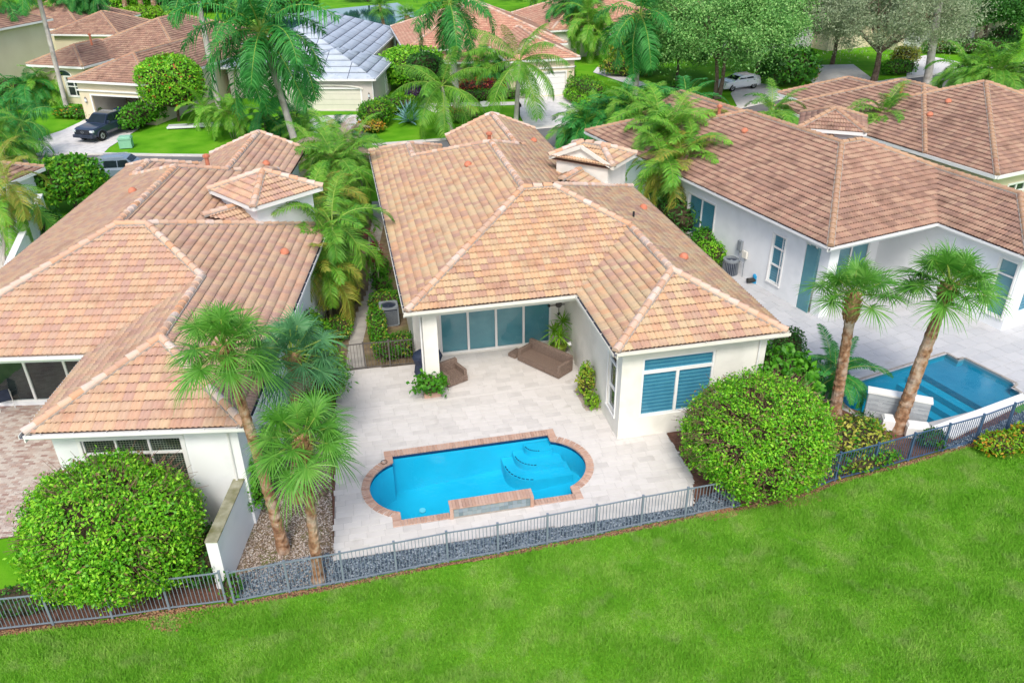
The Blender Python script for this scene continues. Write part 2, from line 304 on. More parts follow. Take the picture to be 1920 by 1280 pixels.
def roof(parent,faces,caps,tm,cm,w=.34,L=.36,seg=8,nobj=300,capobj=True,roll=.058,wmat=None,under=UNDER,name='roof',tilename='roof_tile',caplen=.40,jit=.004,gap=0.):
    """faces: convex polygons; tiles laid in courses on each; caps: list of (a,b) low to high"""
    rb=MB()
    for f in faces:
        pts=[Vector(p) for p in f]; n=(pts[1]-pts[0]).cross(pts[2]-pts[0])
        if n.z<0: pts=pts[::-1]
        rb.poly([p-Vector((0,0,.02)) for p in pts],under); rb.poly([p-Vector((0,0,.16)) for p in pts[::-1]],under)
    ro=rb.build(name,parent)
    if wmat is None: wmat=parent.matrix_basis.copy() if parent else Matrix()
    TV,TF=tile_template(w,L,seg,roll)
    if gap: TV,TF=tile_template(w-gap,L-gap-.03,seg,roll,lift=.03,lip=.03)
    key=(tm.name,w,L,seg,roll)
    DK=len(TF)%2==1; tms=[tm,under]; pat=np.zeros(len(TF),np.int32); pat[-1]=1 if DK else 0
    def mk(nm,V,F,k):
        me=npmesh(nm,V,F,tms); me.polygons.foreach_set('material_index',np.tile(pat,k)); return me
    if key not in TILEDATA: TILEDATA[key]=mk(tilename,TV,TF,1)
    inter=[]; bms=[]; 
    for f in faces:
        pts=[Vector(p) for p in f]; n=(pts[1]-pts[0]).cross(pts[2]-pts[0]).normalized()
        if n.z<0: pts=pts[::-1]; n=-n
        v=(Vector((0,0,1))-n*n.z).normalized(); u=v.cross(n)
        P2=np.array([(p.dot(u),p.dot(v)) for p in pts]); n0=pts[0].dot(n)
        vmin=P2[:,1].min(); v0=vmin-.04; umin=P2[:,0].min()
        E=[]
        for i in range(len(P2)):
            a,b=P2[i],P2[(i+1)%len(P2)]; d=b-a; ln=np.hypot(*d)
            if ln<1e-4: continue
            nn=np.array([-d[1],d[0]])/ln            # inward for CCW
            off=nn@a
            if abs(a[1]-vmin)<.02 and abs(b[1]-vmin)<.02: off-=.12
            E.append((nn,off))
        nr=int((P2[:,1].max()-v0)/L)+1; nc=int((P2[:,0].max()-umin)/w)+2
        u00=math.floor(umin/w)*w
        uu,vv=np.meshgrid(u00+np.arange(nc+1)*w,v0+np.arange(nr)*L); uu=uu.ravel(); vv=vv.ravel()
        ins=np.ones(len(uu),bool); out=np.zeros(len(uu),bool)
        for nn,off in E:
            ds=np.stack([(uu+a)*nn[0]+(vv+b)*nn[1]-off for a,b in ((0,0),(w,0),(0,L+.03),(w,L+.03))])
            ins&=ds.min(0)>-.005; out|=ds.max(0)<0.01
        for a,b in zip(uu[ins],vv[ins]): inter.append((u*a+v*b+n*(n0+random.uniform(-jit,jit)),u,v,n))
        bd=np.where(~ins&~out)[0]
        if len(bd):
            bm=bmesh.new(); me=bpy.data.meshes.new('t')
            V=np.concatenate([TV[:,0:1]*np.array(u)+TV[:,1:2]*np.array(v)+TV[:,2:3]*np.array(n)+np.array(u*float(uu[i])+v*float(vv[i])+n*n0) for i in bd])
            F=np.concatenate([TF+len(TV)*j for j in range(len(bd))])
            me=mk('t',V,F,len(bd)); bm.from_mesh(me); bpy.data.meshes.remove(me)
            for nn,off in E:
                no=u*float(nn[0])+v*float(nn[1])
                g=bm.verts[:]+bm.edges[:]+bm.faces[:]
                bmesh.ops.bisect_plane(bm,geom=g,plane_co=no*float(off)+n*n0,plane_no=no,clear_inner=True,dist=1e-4)
            bms.append(bm)
    C=Vector((0,0,CAM_H)); 
    if nobj: inter.sort(key=lambda t:((wmat@t[0])-C).length)
    for o,u,v,n in inter[:nobj]:
        link(tilename,TILEDATA[key],ro,mat4=Matrix(((u.x,v.x,n.x,o.x),(u.y,v.y,n.y,o.y),(u.z,v.z,n.z,o.z),(0,0,0,1))))
    rest=inter[nobj:]
    big=bmesh.new()
    if rest:
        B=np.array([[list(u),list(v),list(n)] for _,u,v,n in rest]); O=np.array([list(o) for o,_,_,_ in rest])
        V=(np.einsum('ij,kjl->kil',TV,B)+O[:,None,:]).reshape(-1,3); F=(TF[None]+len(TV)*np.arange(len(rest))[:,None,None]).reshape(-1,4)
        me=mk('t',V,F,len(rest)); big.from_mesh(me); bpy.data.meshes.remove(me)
    me=bpy.data.meshes.new('tile_field')
    for bm in bms:
        t=bpy.data.meshes.new('t'); bm.to_mesh(t); big.from_mesh(t); bpy.data.meshes.remove(t); bm.free()
    big.to_mesh(me); big.free()
    me.materials.clear(); me.materials.append(tm); me.materials.append(under)
    tag(link('tile_field',me,ro),kind='stuff')
    # ridge and hip caps
    cmesh=cap_mesh(cm); mb=MB(); cb=MB(); allc=[]
    for a,b in caps:
        a,b=Vector(a),Vector(b); d=b-a; ln=d.length; d.normalize(); s=d.cross(Vector((0,0,1))).normalized(); up=s.cross(d)
        k=max(1,int(ln/caplen)); st=ln/k
        for i in range(k):
            o=a+d*(i*st-.02)+up*(.045); allc.append(Matrix(((d.x,-s.x,up.x,o.x),(d.y,-s.y,up.y,o.y),(d.z,-s.z,up.z,o.z),(0,0,0,1))))
        for q in (-1,1):
            p0=a+s*(q*.13)+up*.0; p1=b+s*(q*.13)
            mb.bar(p0+up*.01,p1+up*.01,.09,.09,MORTAR,up)
    if mb.v: mb.build('mortar',ro)
    if capobj:
        for M in allc: link('ridge_tile',cmesh,ro,mat4=M)
    elif allc:
        V0=np.array([v.co[:] for v in cmesh.vertices]); 
        for M in allc: cb.raw([M@Vector(v) for v in V0],[tuple(p.vertices) for p in cmesh.polygons],cm)
        tag(cb.build('ridge_tiles_joined',ro),kind='stuff').name='ridge_cap'
    return ro
def hiprect(x0,y0,x1,y1,e,s=.4167,gable=()):
    """faces and caps of a hip roof over a rectangle (ridge along the long side)"""
    w,d=x1-x0,y1-y0
    if w<=d:
        h=w/2; cx=(x0+x1)/2; z=e+s*h; a=Vector((cx,y0+h*(0 if 's' in gable else 1),z)); b=Vector((cx,y1-h*(0 if 'n' in gable else 1),z))
        c=[Vector(p) for p in ((x0,y0,e),(x1,y0,e),(x1,y1,e),(x0,y1,e))]
        F=[[c[1],c[2],b,a],[c[3],c[0],a,b]]
        if 's' not in gable: F.append([c[0],c[1],a])
        if 'n' not in gable: F.append([c[2],c[3],b])
        K=[(c[0],a),(c[1],a),(c[2],b),(c[3],b)]+([(a,b)] if (a-b).length>.2 else [])
    else:
        h=d/2; cy_=(y0+y1)/2; z=e+s*h; a=Vector((x0+h*(0 if 'w' in gable else 1),cy_,z)); b=Vector((x1-h*(0 if 'e' in gable else 1),cy_,z))
        c=[Vector(p) for p in ((x0,y0,e),(x1,y0,e),(x1,y1,e),(x0,y1,e))]
        F=[[c[0],c[1],b,a],[c[2],c[3],a,b]]
        if 'e' not in gable: F.append([c[1],c[2],b])
        if 'w' not in gable: F.append([c[3],c[0],a])
        K=[(c[0],a),(c[3],a),(c[1],b),(c[2],b)]+([(a,b)] if (a-b).length>.2 else [])
    return F,K
# ---------------------------------------------------------------- walls with real openings
def wall(mb,p0,p1,z0,z1,m,holes=(),depth=.14,inner=None):
    """vertical wall from p0 to p1 (outside on the right of p0->p1); holes (s0,s1,za,zb) along it"""
    p0=Vector((p0[0],p0[1],0)); p1=Vector((p1[0],p1[1],0)); d=(p1-p0); L=d.length; d.normalize(); n=Vector((d.y,-d.x,0))
    xs=sorted({0,L,*[h[0] for h in holes],*[h[1] for h in holes]}); zs=sorted({z0,z1,*[h[2] for h in holes],*[h[3] for h in holes]})
    P=lambda s,z,o=0: p0+d*s+Vector((0,0,z))-n*o
    for i in range(len(xs)-1):
        for j in range(len(zs)-1):
            a,b,c,e=xs[i],xs[i+1],zs[j],zs[j+1]; mx,mz=(a+b)/2,(c+e)/2
            if any(h[0]<mx<h[1] and h[2]<mz<h[3] for h in holes): continue
            mb.poly([P(a,c),P(b,c),P(b,e),P(a,e)],m)
    for a,b,c,e in holes:
        mb.poly([P(a,c),P(a,e),P(a,e,depth),P(a,c,depth)],m); mb.poly([P(b,e),P(b,c),P(b,c,depth),P(b,e,depth)],m)
        mb.poly([P(a,e),P(b,e),P(b,e,depth),P(a,e,depth)],m); mb.poly([P(b,c),P(a,c),P(a,c,depth),P(b,c,depth)],m)
    return P
def window(parent,p0,p1,rect,mull=(),trans=(),fr=TRIM,blind=TEAL,slats=0,fw=.06,depth=.10,sill=True,gl=GLASS,name='window',lattice=0,trim=0.):
    """framed window in opening rect=(s0,s1,z0,z1); mull: x bars, trans: (z,full) bars"""
    p0=Vector((p0[0],p0[1],0)); p1=Vector((p1[0],p1[1],0)); d=(p1-p0).normalized(); n=Vector((d.y,-d.x,0)); a,b,c,e=rect
    P=lambda s,z,o=0: p0+d*s+Vector((0,0,z))+n*o
    f=MB(); hf=fw/2
    for q0,q1 in ((P(a+hf,c,-depth+.03),P(a+hf,e,-depth+.03)),(P(b-hf,c,-depth+.03),P(b-hf,e,-depth+.03))): f.bar(q0,q1,.07,fw,fr,d)
    for z in (c+hf,e-hf): f.bar(P(a+fw,z,-depth+.03),P(b-fw,z,-depth+.03),.07,fw,fr)
    zt=max([z for z in trans]+[c]) if trans else e
    for z in trans: f.bar(P(a+fw,z,-depth+.032),P(b-fw,z,-depth+.032),.07,fw*1.5,fr)
    for s,full in mull: f.bar(P(s,c+fw,-depth+.031),P(s,(e-fw) if full else zt,-depth+.031),.07,fw*1.3,fr,d)
    if trim:
        t=trim
        f.bar(P(a-t,e+t/2,.015),P(b+t,e+t/2,.015),.05,t,fr); f.bar(P(a-t,c-t/2,.02),P(b+t,c-t/2,.02),.08,t,fr)
        for s in (a-t/2,b+t/2): f.bar(P(s,c,.015),P(s,e,.015),.05,t,fr,d)
    w=f.build(name,parent)
    g=MB(); g.poly([P(a+fw*.6,c+fw*.6,-depth+.02),P(b-fw*.6,c+fw*.6,-depth+.02),P(b-fw*.6,e-fw*.6,-depth+.02),P(a+fw*.6,e-fw*.6,-depth+.02)],gl); g.build('pane',w)
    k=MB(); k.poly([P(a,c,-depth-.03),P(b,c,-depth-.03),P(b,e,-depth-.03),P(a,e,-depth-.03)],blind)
    if slats:
        z=c+.1
        while z<e-.08: k.bar(P(a+fw,z,-depth-.004),P(b-fw,z,-depth-.004),.012,slats*.5,SLAT,Vector((0,0,1))); z+=slats
    if lattice:
        z=c+.1
        while z<e-.08: k.bar(P(a+fw,z,-depth-.01),P(b-fw,z,-depth-.01),.01,.012,MOSS); z+=lattice
        s=a+.1
        while s<b: k.bar(P(s,c,-depth-.01),P(s,e,-depth-.01),.01,.012,MOSS,d); s+=lattice
    k.build('blind' if slats else 'backing',w)
    return w
def gutter(parent,a,b,wm=TRIM,step=1.0):
    """open gutter along eave a->b, outside on the right"""
    a,b=Vector(a),Vector(b); d=(b-a).normalized(); n=Vector((d.y,-d.x,0)); g=MB(); L=(b-a).length
    P=lambda s,o,z: a+d*s+n*o+Vector((0,0,z))
    g.poly([P(0,0,-.09),P(L,0,-.09),P(L,.13,-.09),P(0,.13,-.09)],GUT)
    g.bar(P(0,.14,-.06),P(L,.14,-.06),.02,.12,wm); g.bar(P(-.02,-.02,-.14),P(L+.02,-.02,-.14),.04,.22,wm)
    g.poly([P(L,0,-.12),P(0,0,-.12),P(0,.14,-.12),P(L,.14,-.12)],wm)
    s=.5
    while s<L: g.bar(P(s,0,-.005),P(s,.14,-.005),.025,.012,wm); s+=step
    return g.build('gutter',parent)
def vent_pipe(parent,p,h=.9,r=.11):
    g=MB(); p=Vector(p); g.tube([p-Vector((0,0,.2)),p+Vector((0,0,h))],[r,r],TERRA,10); g.tube([p+Vector((0,0,h)),p+Vector((0,0,h+.12))],[r*1.7,r*1.7],TERRA,10)
    g.tube([p+Vector((0,0,h+.12)),p+Vector((0,0,h+.17))],[r*1.2,r*.9],TERRA,10); g.build('vent_pipe',parent)
def vent_hood(parent,p,r=.22):
    g=MB(); p=Vector(p); n=8; vs=[];fs=[]
    for j in range(4):
        t=j/3*math.pi/2
        for i in range(n): a=2*math.pi*i/n; vs.append(p+Vector((math.cos(a)*r*math.cos(t),math.sin(a)*r*math.cos(t),.10+math.sin(t)*r)))
    for j in range(3):
        for i in range(n): fs.append((j*n+i,j*n+(i+1)%n,(j+1)*n+(i+1)%n,(j+1)*n+i))
    g.raw(vs,fs,TERRA); g.tube([p-Vector((0,0,.15)),p+Vector((0,0,.12))],[r*.7,r*.75],TERRA,8); g.build('vent_hood',parent,smooth=True)
def bell(parent,cx,cy,ex,ey,e,h,wm,tm,cm,gable=False,trim=TRIM,base=3.,s=.45,near=True):
    """small square tower turned 45 degrees; ex, ey eave sizes along its own axes"""
    M=Matrix.Translation((cx,cy,0))@Matrix.Rotation(R(45),4,'Z'); o=.36
    t=link('roof_tower',None,parent,mat4=M)
    g_=.16 if gable else o; w=MB(); w.prism([(-ex/2+g_,-ey/2+o),(ex/2-o,-ey/2+o),(ex/2-o,ey/2-o),(-ex/2+g_,ey/2-o)],base,e-.02,wm)
    F,K=hiprect(-ex/2,-ey/2,ex/2,ey/2,e,s,gable='w' if gable else ())
    if gable: w.poly([(-ex/2+g_,ey/2-.05,e-.10),(-ex/2+g_,-ey/2+.05,e-.10),(-ex/2+g_,0,e+s*(ey/2)-.2)],wm)
    f=MB(); c=[(-ex/2,-ey/2),(ex/2,-ey/2),(ex/2,ey/2),(-ex/2,ey/2)]
    for i in range(4):
        a,b=Vector((*c[i],e-.09)),Vector((*c[(i+1)%4],e-.09))
        if gable and i==3:
            m=Vector((-ex/2,0,e-.09+s*ey/2)); f.bar(a,m,.06,.2,trim); f.bar(m,b,.06,.2,trim)
        else: f.bar(a,b,.06,.2,trim)
    f.poly([(p[0],p[1],e-.16) for p in c[::-1]],trim)
    w.mats and w.build('tower_wall',t); f.build('fascia',t)
    roof_sub(t,F,K,tm,cm,M,parent)
def roof_sub(t,F,K,tm,cm,M,parent):
    """tower roof: tiles joined in one mesh under the tower (third level)"""
    r=roof(t,F,K,tm,cm,nobj=0,capobj=False,name='tower_roof')
    bm=bmesh.new(); mats=[]
    for o in [r]+list(r.children):
        me=o.data; off=len(mats); mats+=list(me.materials); n0=len(bm.faces); bm.from_mesh(me); bm.faces.ensure_lookup_table()
        for f in bm.faces[n0:]: f.material_index+=off
    me=bpy.data.meshes.new('tower_roof'); bm.to_mesh(me); bm.free()
    for m in mats: me.materials.append(m)
    for o in list(r.children): bpy.data.objects.remove(o)
    r.data=me
# ---------------------------------------------------------------- the four villas of one plan
OX,OY=8.93,28.91
def villa(label,pos,deg,dz,wm,tm,cm,xl=1.84,trim=TRIM,nobj=300,seg=8,tower='gable',tpos=(13.2,40.9),opts=()):
    root=thing('house',label,'house',(pos[0],pos[1],dz),R(deg))
    e,s=4.27,.4167; xr,yb,xi,yf=15.68,28.91,8.93,23.98; h=6.2
    Q=lambda x,y,z: Vector((x-OX,y-OY,z)); H=lambda t:e+s*t
    yA=yb+h; xa=xl+h; xb=xr-h; t=(xr-xi)/2; yC=43.; yN=yA+h
    EL,EI,EW,ER=Q(xl,yb,e),Q(xi,yb,e),Q(xi,yf,e),Q(xr,yf,e); A,B=Q(xa,yA,H(h)),Q(xb,yA,H(h)); J,Wp=Q(xi+t,yb+t,H(t)),Q(xi+t,yf+t,H(t))
    EN=Q(xr,yN,e); C=Q(xa,yC,H(h)); q=2.26; x3=xl+q; C3=Q(x3,yC+h-q,H(q)); y4=yC+h-q+2.8; C4=Q(x3,y4,H(q))
    xR=xa+1.86; Rr=Q(xR,yC+1.86,H(h-1.86)); yT=52.4; T=Q(xR,yT,Rr.z); xE=12.75; zE=H(h)-s*(xE-xa); xw=xa-1.21; zw=T.z-s*(xR-xw)
    F=[[EL,EI,J,B,A],[EI,EW,Wp,J],[EW,ER,Wp],[ER,Q(xr,yb+t,e),J,Wp],[Q(xr,yb+t,e),EN,B,J],[B,EN,Q(xa+h,yN,e),A],
       [EL,A,C,C3,Q(xl,C3.y+OY,e)],[Q(xl,C3.y+OY,e),C3,C4,Q(xl,y4+q,e)],[Q(xl,y4+q,e),C4,Q(x3+q,y4+q,e)],
       [C3,C4,Q(x3+q,y4+q,e),Q(x3+q,C3.y+OY+q,e)],[C,C3,Q(x3+q,C3.y+OY+q,e),Q(x3+q,yC+1.86+(xR-x3-q),T.z-s*(xR-x3-q)),Rr],
       [A,Q(xE,yA+(xE-xa),zE),Q(xE,yC+1.86,zE),Rr,C],[Rr,Q(xE,yC+1.86,zE),Q(xE,yT,zE),T],[Rr,T,Q(xw,yT,zw),Q(xw,yC+1.86+xR-xw,zw)]]
    K=[(EL,A),(A,B),(J,B),(Wp,J),(EW,Wp),(ER,Wp),(EN,B),(A,C),(C3,C),(C3,C4),(Q(xl,y4+q,e),C4),(Q(x3+q,y4+q,e),C4),(Rr,C),(Rr,T),(Q(xw,yT,zw),T),(Q(xE,yT,zE),T)]
    R0,R1=Q(tpos[0]-.95,tpos[1]-.95,5.95),Q(tpos[0]-2.4,tpos[1]-2.4,5.95); vv=Vector((1.3,-1.3,-.8)); v2=Vector((-1.3,1.3,-.8))
    F+=[[R1,R0,R0+vv],[R0,R1,R0+v2]]; K.append((R1,R0))
    K+= [(Rr+(C-Rr)*-.28-Vector((0,0,0)),Rr)]
    roof(root,F,K,tm,cm,nobj=nobj,seg=seg,capobj=nobj>0,wmat=Matrix.Translation((pos[0],pos[1],dz))@Matrix.Rotation(R(deg),4,'Z'))
    # walls
    ov=.45; x0,x1=xl+ov,xr-ov; yp=32.4; yw=yf+ov; xw_=xi+ov; y1=51.; zt=e-.14
    q2=lambda x,y:(x-OX,y-OY)
    b=MB(); seg_=lambda a,c,holes=(),m=wm: wall(b,q2(*a),q2(*c),-.25,zt,m,holes)
    sl=(.0,5.25,.06,2.75) if 'left' not in opts else (0,7.0,.06,2.75)
    sx=3.5 if 'left' not in opts else 2.6
    back=(sx-x0,sx-x0+sl[1] if sx-x0+sl[1]<xw_-x0-.1 else xw_-x0-.3,.06,2.75)
    lw=[]; 
    if 'right' in opts: lw=[(y1-33.1-.02,y1-32.2,.72,3.38),(y1-39.1,y1-37.95,.9,3.3),(y1-40.4,y1-39.25,.9,3.3)]
    if 'right' in opts: seg_((x0,y1),(x0,30.8),[(y1-33.1,y1-32.2,.72,3.38),(y1-40.4,y1-37.95,.9,3.3)]); seg_((x0,30.8),(x0+.3,30.8)); seg_((x0+.3,30.8),(x0+.3,yp))
    else: seg_((x0,y1),(x0,yp))
    seg_((x0,yp),(xw_,yp),[back])
    ww=(yp-25.9,yp-24.95,.75,3.62) if 'right' not in opts else (yp-25.5,yp-24.6,.75,3.9-.3)
    seg_((xw_,yp),(xw_,yw),[ww] if 'left' not in opts else [])
    sw=(10.2-xw_,13.15-xw_,.89,3.55) if 'left' not in opts else (10.25-xw_,13.4-xw_,.79,3.6)
    seg_((xw_,yw),(x1,yw),[sw]); seg_((x1,yw),(x1,40.85)); seg_((x1,40.85),(12.3,40.85)); seg_((12.3,40.85),(12.3,52.)); seg_((12.3,52.),(xw+.4,52.)); seg_((xw+.4,52.),(xw+.4,y1)); seg_((xw+.4,y1),(x0,y1)); b.poly([(12.3-OX,52.-OY,zt),(12.3-OX,52.-OY,zE+.05),(xR-OX,52.-OY,T.z-.12),(xw+.4-OX,52.-OY,zw+.05),(xw+.4-OX,52.-OY,zt)],wm); b.poly([(12.3-OX,40.85-OY,zt),(12.3-OX,40.85-OY,zE+.02),(12.3-OX,52-OY,zE+.02),(12.3-OX,52-OY,zt)],wm)
    b.build('wall',root)
    p=lambda x,y:q2(x,y)
    # patio doors
    n=4; a0,a1=back[0],back[1]
    window(root,p(x0,yp),p(xw_,yp),back,mull=[(a0+(a1-a0)*k/n,True) for k in range(1,n)],fw=.08,blind=TEAL if 'left' not in opts else DARK,name='sliding_door')
    if 'left' not in opts: window(root,p(xw_,yp),p(xw_,yw),ww,trans=[ww[3]-.75,ww[2]+1.0],fw=.05,blind=DARK if 'right' not in opts else TEAL,trim=.08)
    if 'left' in opts: window(root,p(xw_,yw),p(x1,yw),sw,mull=[(sw[0]+1.05,True),(sw[0]+2.1,True)],trans=[sw[3]-.6],fw=.05,blind=DARK,lattice=.09,trim=.12)
    else: window(root,p(xw_,yw),p(x1,yw),sw,mull=[((sw[0]+sw[1])/2,False)],trans=[sw[3]-.66],fw=.09,slats=.165,blind=TEALW)
    if 'right' in opts:
        window(root,p(x0,y1),p(x0,30.8),(y1-33.1,y1-32.2,.72,3.38),trans=[2.66,1.7],fw=.06,slats=.14,trim=.08)
        window(root,p(x0,y1),p(x0,30.8),(y1-40.4,y1-37.95,.9,3.3),mull=[(y1-39.2,True)],fw=.06,slats=.12,trim=.08)
        g=MB(); g.box(x0-OX+.03,30.02-OY,.05,x0-OX+.08,30.78-OY,3.6,TEAL); g.build('shade_screen',root)
    # soffit, beam, column, gutters
    so=MB(); so.poly([Q(*c,e-.15) for c in ((xl,yb),(xl,y4+q),(x3+q,y4+q),(x3+q,y1),(12.3,y1),(12.3,yN),(xr,yN),(xr,yf),(xi,yf),(xi,yb))],trim); so.build('soffit',root)
    bm_=MB(); bm_.box(x0+.0-OX,yb+ov-OY,3.72,xw_-OX-.002,yb+ov+.42-OY,zt+.01,wm); bm_.box(x0+.02-OX,yb+ov+.42-OY,3.72,x0+.42-OX,yp-.002-OY,zt+.01,wm)
    bm_.poly([Q(x0,yb+ov,4.05),Q(xw_,yb+ov,4.05),Q(xw_,yp,4.05),Q(x0,yp,4.05)],trim); bm_.build('patio_beam',root)
    if 'left' not in opts:
        co=MB(); co.box(2.46-OX,29.37-OY,-.25,3.06-OX,29.97-OY,3.715,wm,.0); co.build('column',root)
        if 'right' not in opts: dp=MB(); dp.tube([Q(2.40,29.6,3.7),Q(2.40,29.6,.1)],[.045,.045],TRIM,6); dp.build('downspout',root)
    gm=trim
    gutter(root,EL+Vector((-.13,0,0)),EI,gm); gutter(root,EI+Vector((0,0,-.001)),EW+Vector((0,-.13,0)),gm); gutter(root,EW,ER+Vector((.13,0,0)),gm); gutter(root,ER,EN,gm); gutter(root,Q(xl,y4+q,e),EL,gm)
    sp=MB(); 
    for k in range(5): x=xl+1.+k*1.45; sp.box(x-OX,yb+ov-.025-OY,3.98,x+.09-OX,yb+ov-.001-OY,4.03,BRONZE)
    for k in range(6): x=xi+.9+k*1.05; sp.box(x-OX,yw-.03-OY,3.95,x+.09-OX,yw-.001-OY,4.0,BRONZE)
    sp.build('soffit_light',root)
    if 'left' in opts or 'main' in opts:
        d=MB(); d.tube([Q(xr-.1,yf-.05,e-.15),Q(xr-.75,yw-.05,e-.32),Q(xr-.78,yw-.06,.1)],[.04,.04,.04],TRIM,6); d.build('downspout',root)
    # vents
    vent_hood(root,Q(xa-1.6,yC-1.9,H(h-1.6))); vent_hood(root,Q(xr-1.1,yb+7.6,H(1.1))); vent_hood(root,Q(xr-1.9,yb+.6,H(1.9))); vent_hood(root,Q(xE-1.2,yC+4.5,zE+s*1.2))
    vent_pipe(root,Q(xR-1.35,yC+3.2,T.z-s*1.35))
    if 'main' in opts:
        sp=MB(); sp.tube([Q(xr-2.6,yb+5.0,H(2.6)-.1),Q(xr-2.6,yb+5.0,H(2.6)+.35)],[.05,.05],DARK,8); sp.build('vent_stack',root)
    bell(root,tpos[0]-OX,tpos[1]-OY,2.7 if tower=='gable' else 3.8,3.8,6.4,1,wm,tm,cm,tower=='gable',trim,base=3.5)
    return root
# ---------------------------------------------------------------- foliage
def lumps(seed,k=7):
    r=np.random.default_rng(seed); D=r.normal(size=(k,3)); D/=np.linalg.norm(D,axis=1)[:,None]; A=r.uniform(2,6,k); P=r.uniform(0,6.28,k)
    return lambda N: np.sin((N@D.T)*A+P).sum(1)/k
def leaves(P,N,size,mats,name,aspect=.5,spread=.9,seed=1,fold=.25,mi=None):
    """folded rhombic leaves at P, roughly facing N"""
    r=np.random.default_rng(seed); n=len(P)
    nr=N+r.normal(size=(n,3))*spread; nr/=np.linalg.norm(nr,axis=1)[:,None]+1e-9
    t=np.cross(nr,r.normal(size=(n,3))); t/=np.linalg.norm(t,axis=1)[:,None]+1e-9; b=np.cross(nr,t)
    s=(size*r.uniform(.6,1.3,n))[:,None]
    V=np.stack([P,P+t*s*.5+b*s*aspect*.5+nr*s*fold*.3,P+t*s,P+t*s*.5-b*s*aspect*.5+nr*s*fold*.3],1).reshape(-1,3)
    i=np.arange(n)*4; F=np.stack([i,i+1,i+2,i+3],1)
    me=npmesh(name,V,F,mats)
    if mi is not None: me.polygons.foreach_set('material_index',mi.astype(np.int32)); me.update()
    return me
def sup(U,p):
    """unit directions -> superellipsoid radius"""
    return (np.abs(U)**p).sum(1)**(-1/p)
def dirs(n,r,zlo=-1.):
    U=r.normal(size=(int(n*2.2)+20,3)); U/=np.linalg.norm(U,axis=1)[:,None]; U=U[U[:,2]>zlo]; return U[:n]
SHRUB={}
def shrub(name,label,cat,pos,rad,leaf,p=2.,ls=.12,dens=90,rz=0.,zlo=-.55,seed=1,group=None,core=INNER,lump=.07,second=None,sec=.0,twigs=0,asp=.5,trunk=0.,thick=.26,spread=.9,corek=.78,patchy=0.,jag=0.):
    """dense shrub or hedge: leaf shell over a twig core coloured dark as gap shade; pos is the ground point"""
    rx,ry,rz_=rad; key=(leaf.name,p,round(rx/rz_,1),round(ry/rz_,1),round(ls,3),round(rz_,1),seed,trunk>0,twigs,patchy,jag)
    if key not in SHRUB:
        r=np.random.default_rng(seed+11); area=4*math.pi*((rx*ry)**1.6/3+(rx*rz_)**1.6/3+(ry*rz_)**1.6/3)**(1/1.6)*(1-(zlo+1)/2*.9)
        n=int(min(75000,dens*area)); U=dirs(n,r,zlo); L=lumps(seed); S=np.array([rx,ry,rz_])
        k=sup(U,p)*(1+lump*2*L(U*1.6)+ .5*lump*L(U*7+3)); dep=1-r.beta(1,3,len(U))*thick; P=U*(k*dep)[:,None]*S
        if jag:
            j=r.random(len(U))<.25; P[j]*=(1+r.random(j.sum())*jag)[:,None]; w9=lumps(seed+77,9)(U*6); P*=(1+np.clip(w9,-.3,1)*jag*.6)[:,None]
        N=U/S; N/=np.linalg.norm(N,axis=1)[:,None]
        if patchy:
            w=lumps(seed+40,6)(U*3.2); keep=(r.random(len(U))>np.clip((w-.12)*6,0,1)*patchy); P,N=P[keep],N[keep]
        mi=None; ms=[leaf]
        if second is not None: ms.append(second); mi=(r.random(len(P))<(sec*(1+lumps(seed+5)(P*1.5)*2))).astype(int)
        me=leaves(P,N,ls,ms,'foliage',asp,spread,seed,mi=mi)
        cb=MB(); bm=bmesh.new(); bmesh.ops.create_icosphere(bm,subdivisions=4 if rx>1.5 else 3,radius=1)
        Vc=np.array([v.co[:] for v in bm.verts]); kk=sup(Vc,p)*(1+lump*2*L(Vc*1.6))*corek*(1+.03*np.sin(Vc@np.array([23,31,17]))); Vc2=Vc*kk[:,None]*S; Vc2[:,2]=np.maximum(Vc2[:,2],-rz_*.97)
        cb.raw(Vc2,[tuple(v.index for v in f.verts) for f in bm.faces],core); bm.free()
        if twigs:
            w=lumps(seed+40,6)
            tu=dirs(twigs*3,r,-.1); sc=w(tu*3.2)+r.normal(size=len(tu))*.05; tu=tu[np.argsort(-sc)[:twigs]]
            for u in tu:
                u=np.array(u); a=u*S*sup(u[None],p)[0]*.72; e_=u+r.normal(size=3)*.10; b_=e_*S*sup(u[None],p)[0]*r.uniform(.98,1.06)
                cb.tube([a,(a+b_)/2+r.normal(size=3)*.05*rx*.3,b_],[.018,.012,.005],BARKT,3,False)
        SHRUB[key]=(me,cb.data('twigs',smooth=False))
    me,ce=SHRUB[key]
    o=thing(name,label,cat,(pos[0],pos[1],pos[2] if len(pos)>2 else 0),rz,group)
    h=rz_*.97+trunk
    link('foliage',me,o,loc=(0,0,h)); link('twigs',ce,o,loc=(0,0,h))
    if trunk:
        t=MB(); t.tube([(0,0,-.1),(.03,0,trunk*.6),(0,0,trunk+.4)],[.13,.10,.08],BARKD,7)
        t.tube([(.08,0,0),(.2,.1,trunk+.4)],[.07,.05],BARKD,6); t.build('trunk',o)
    return o
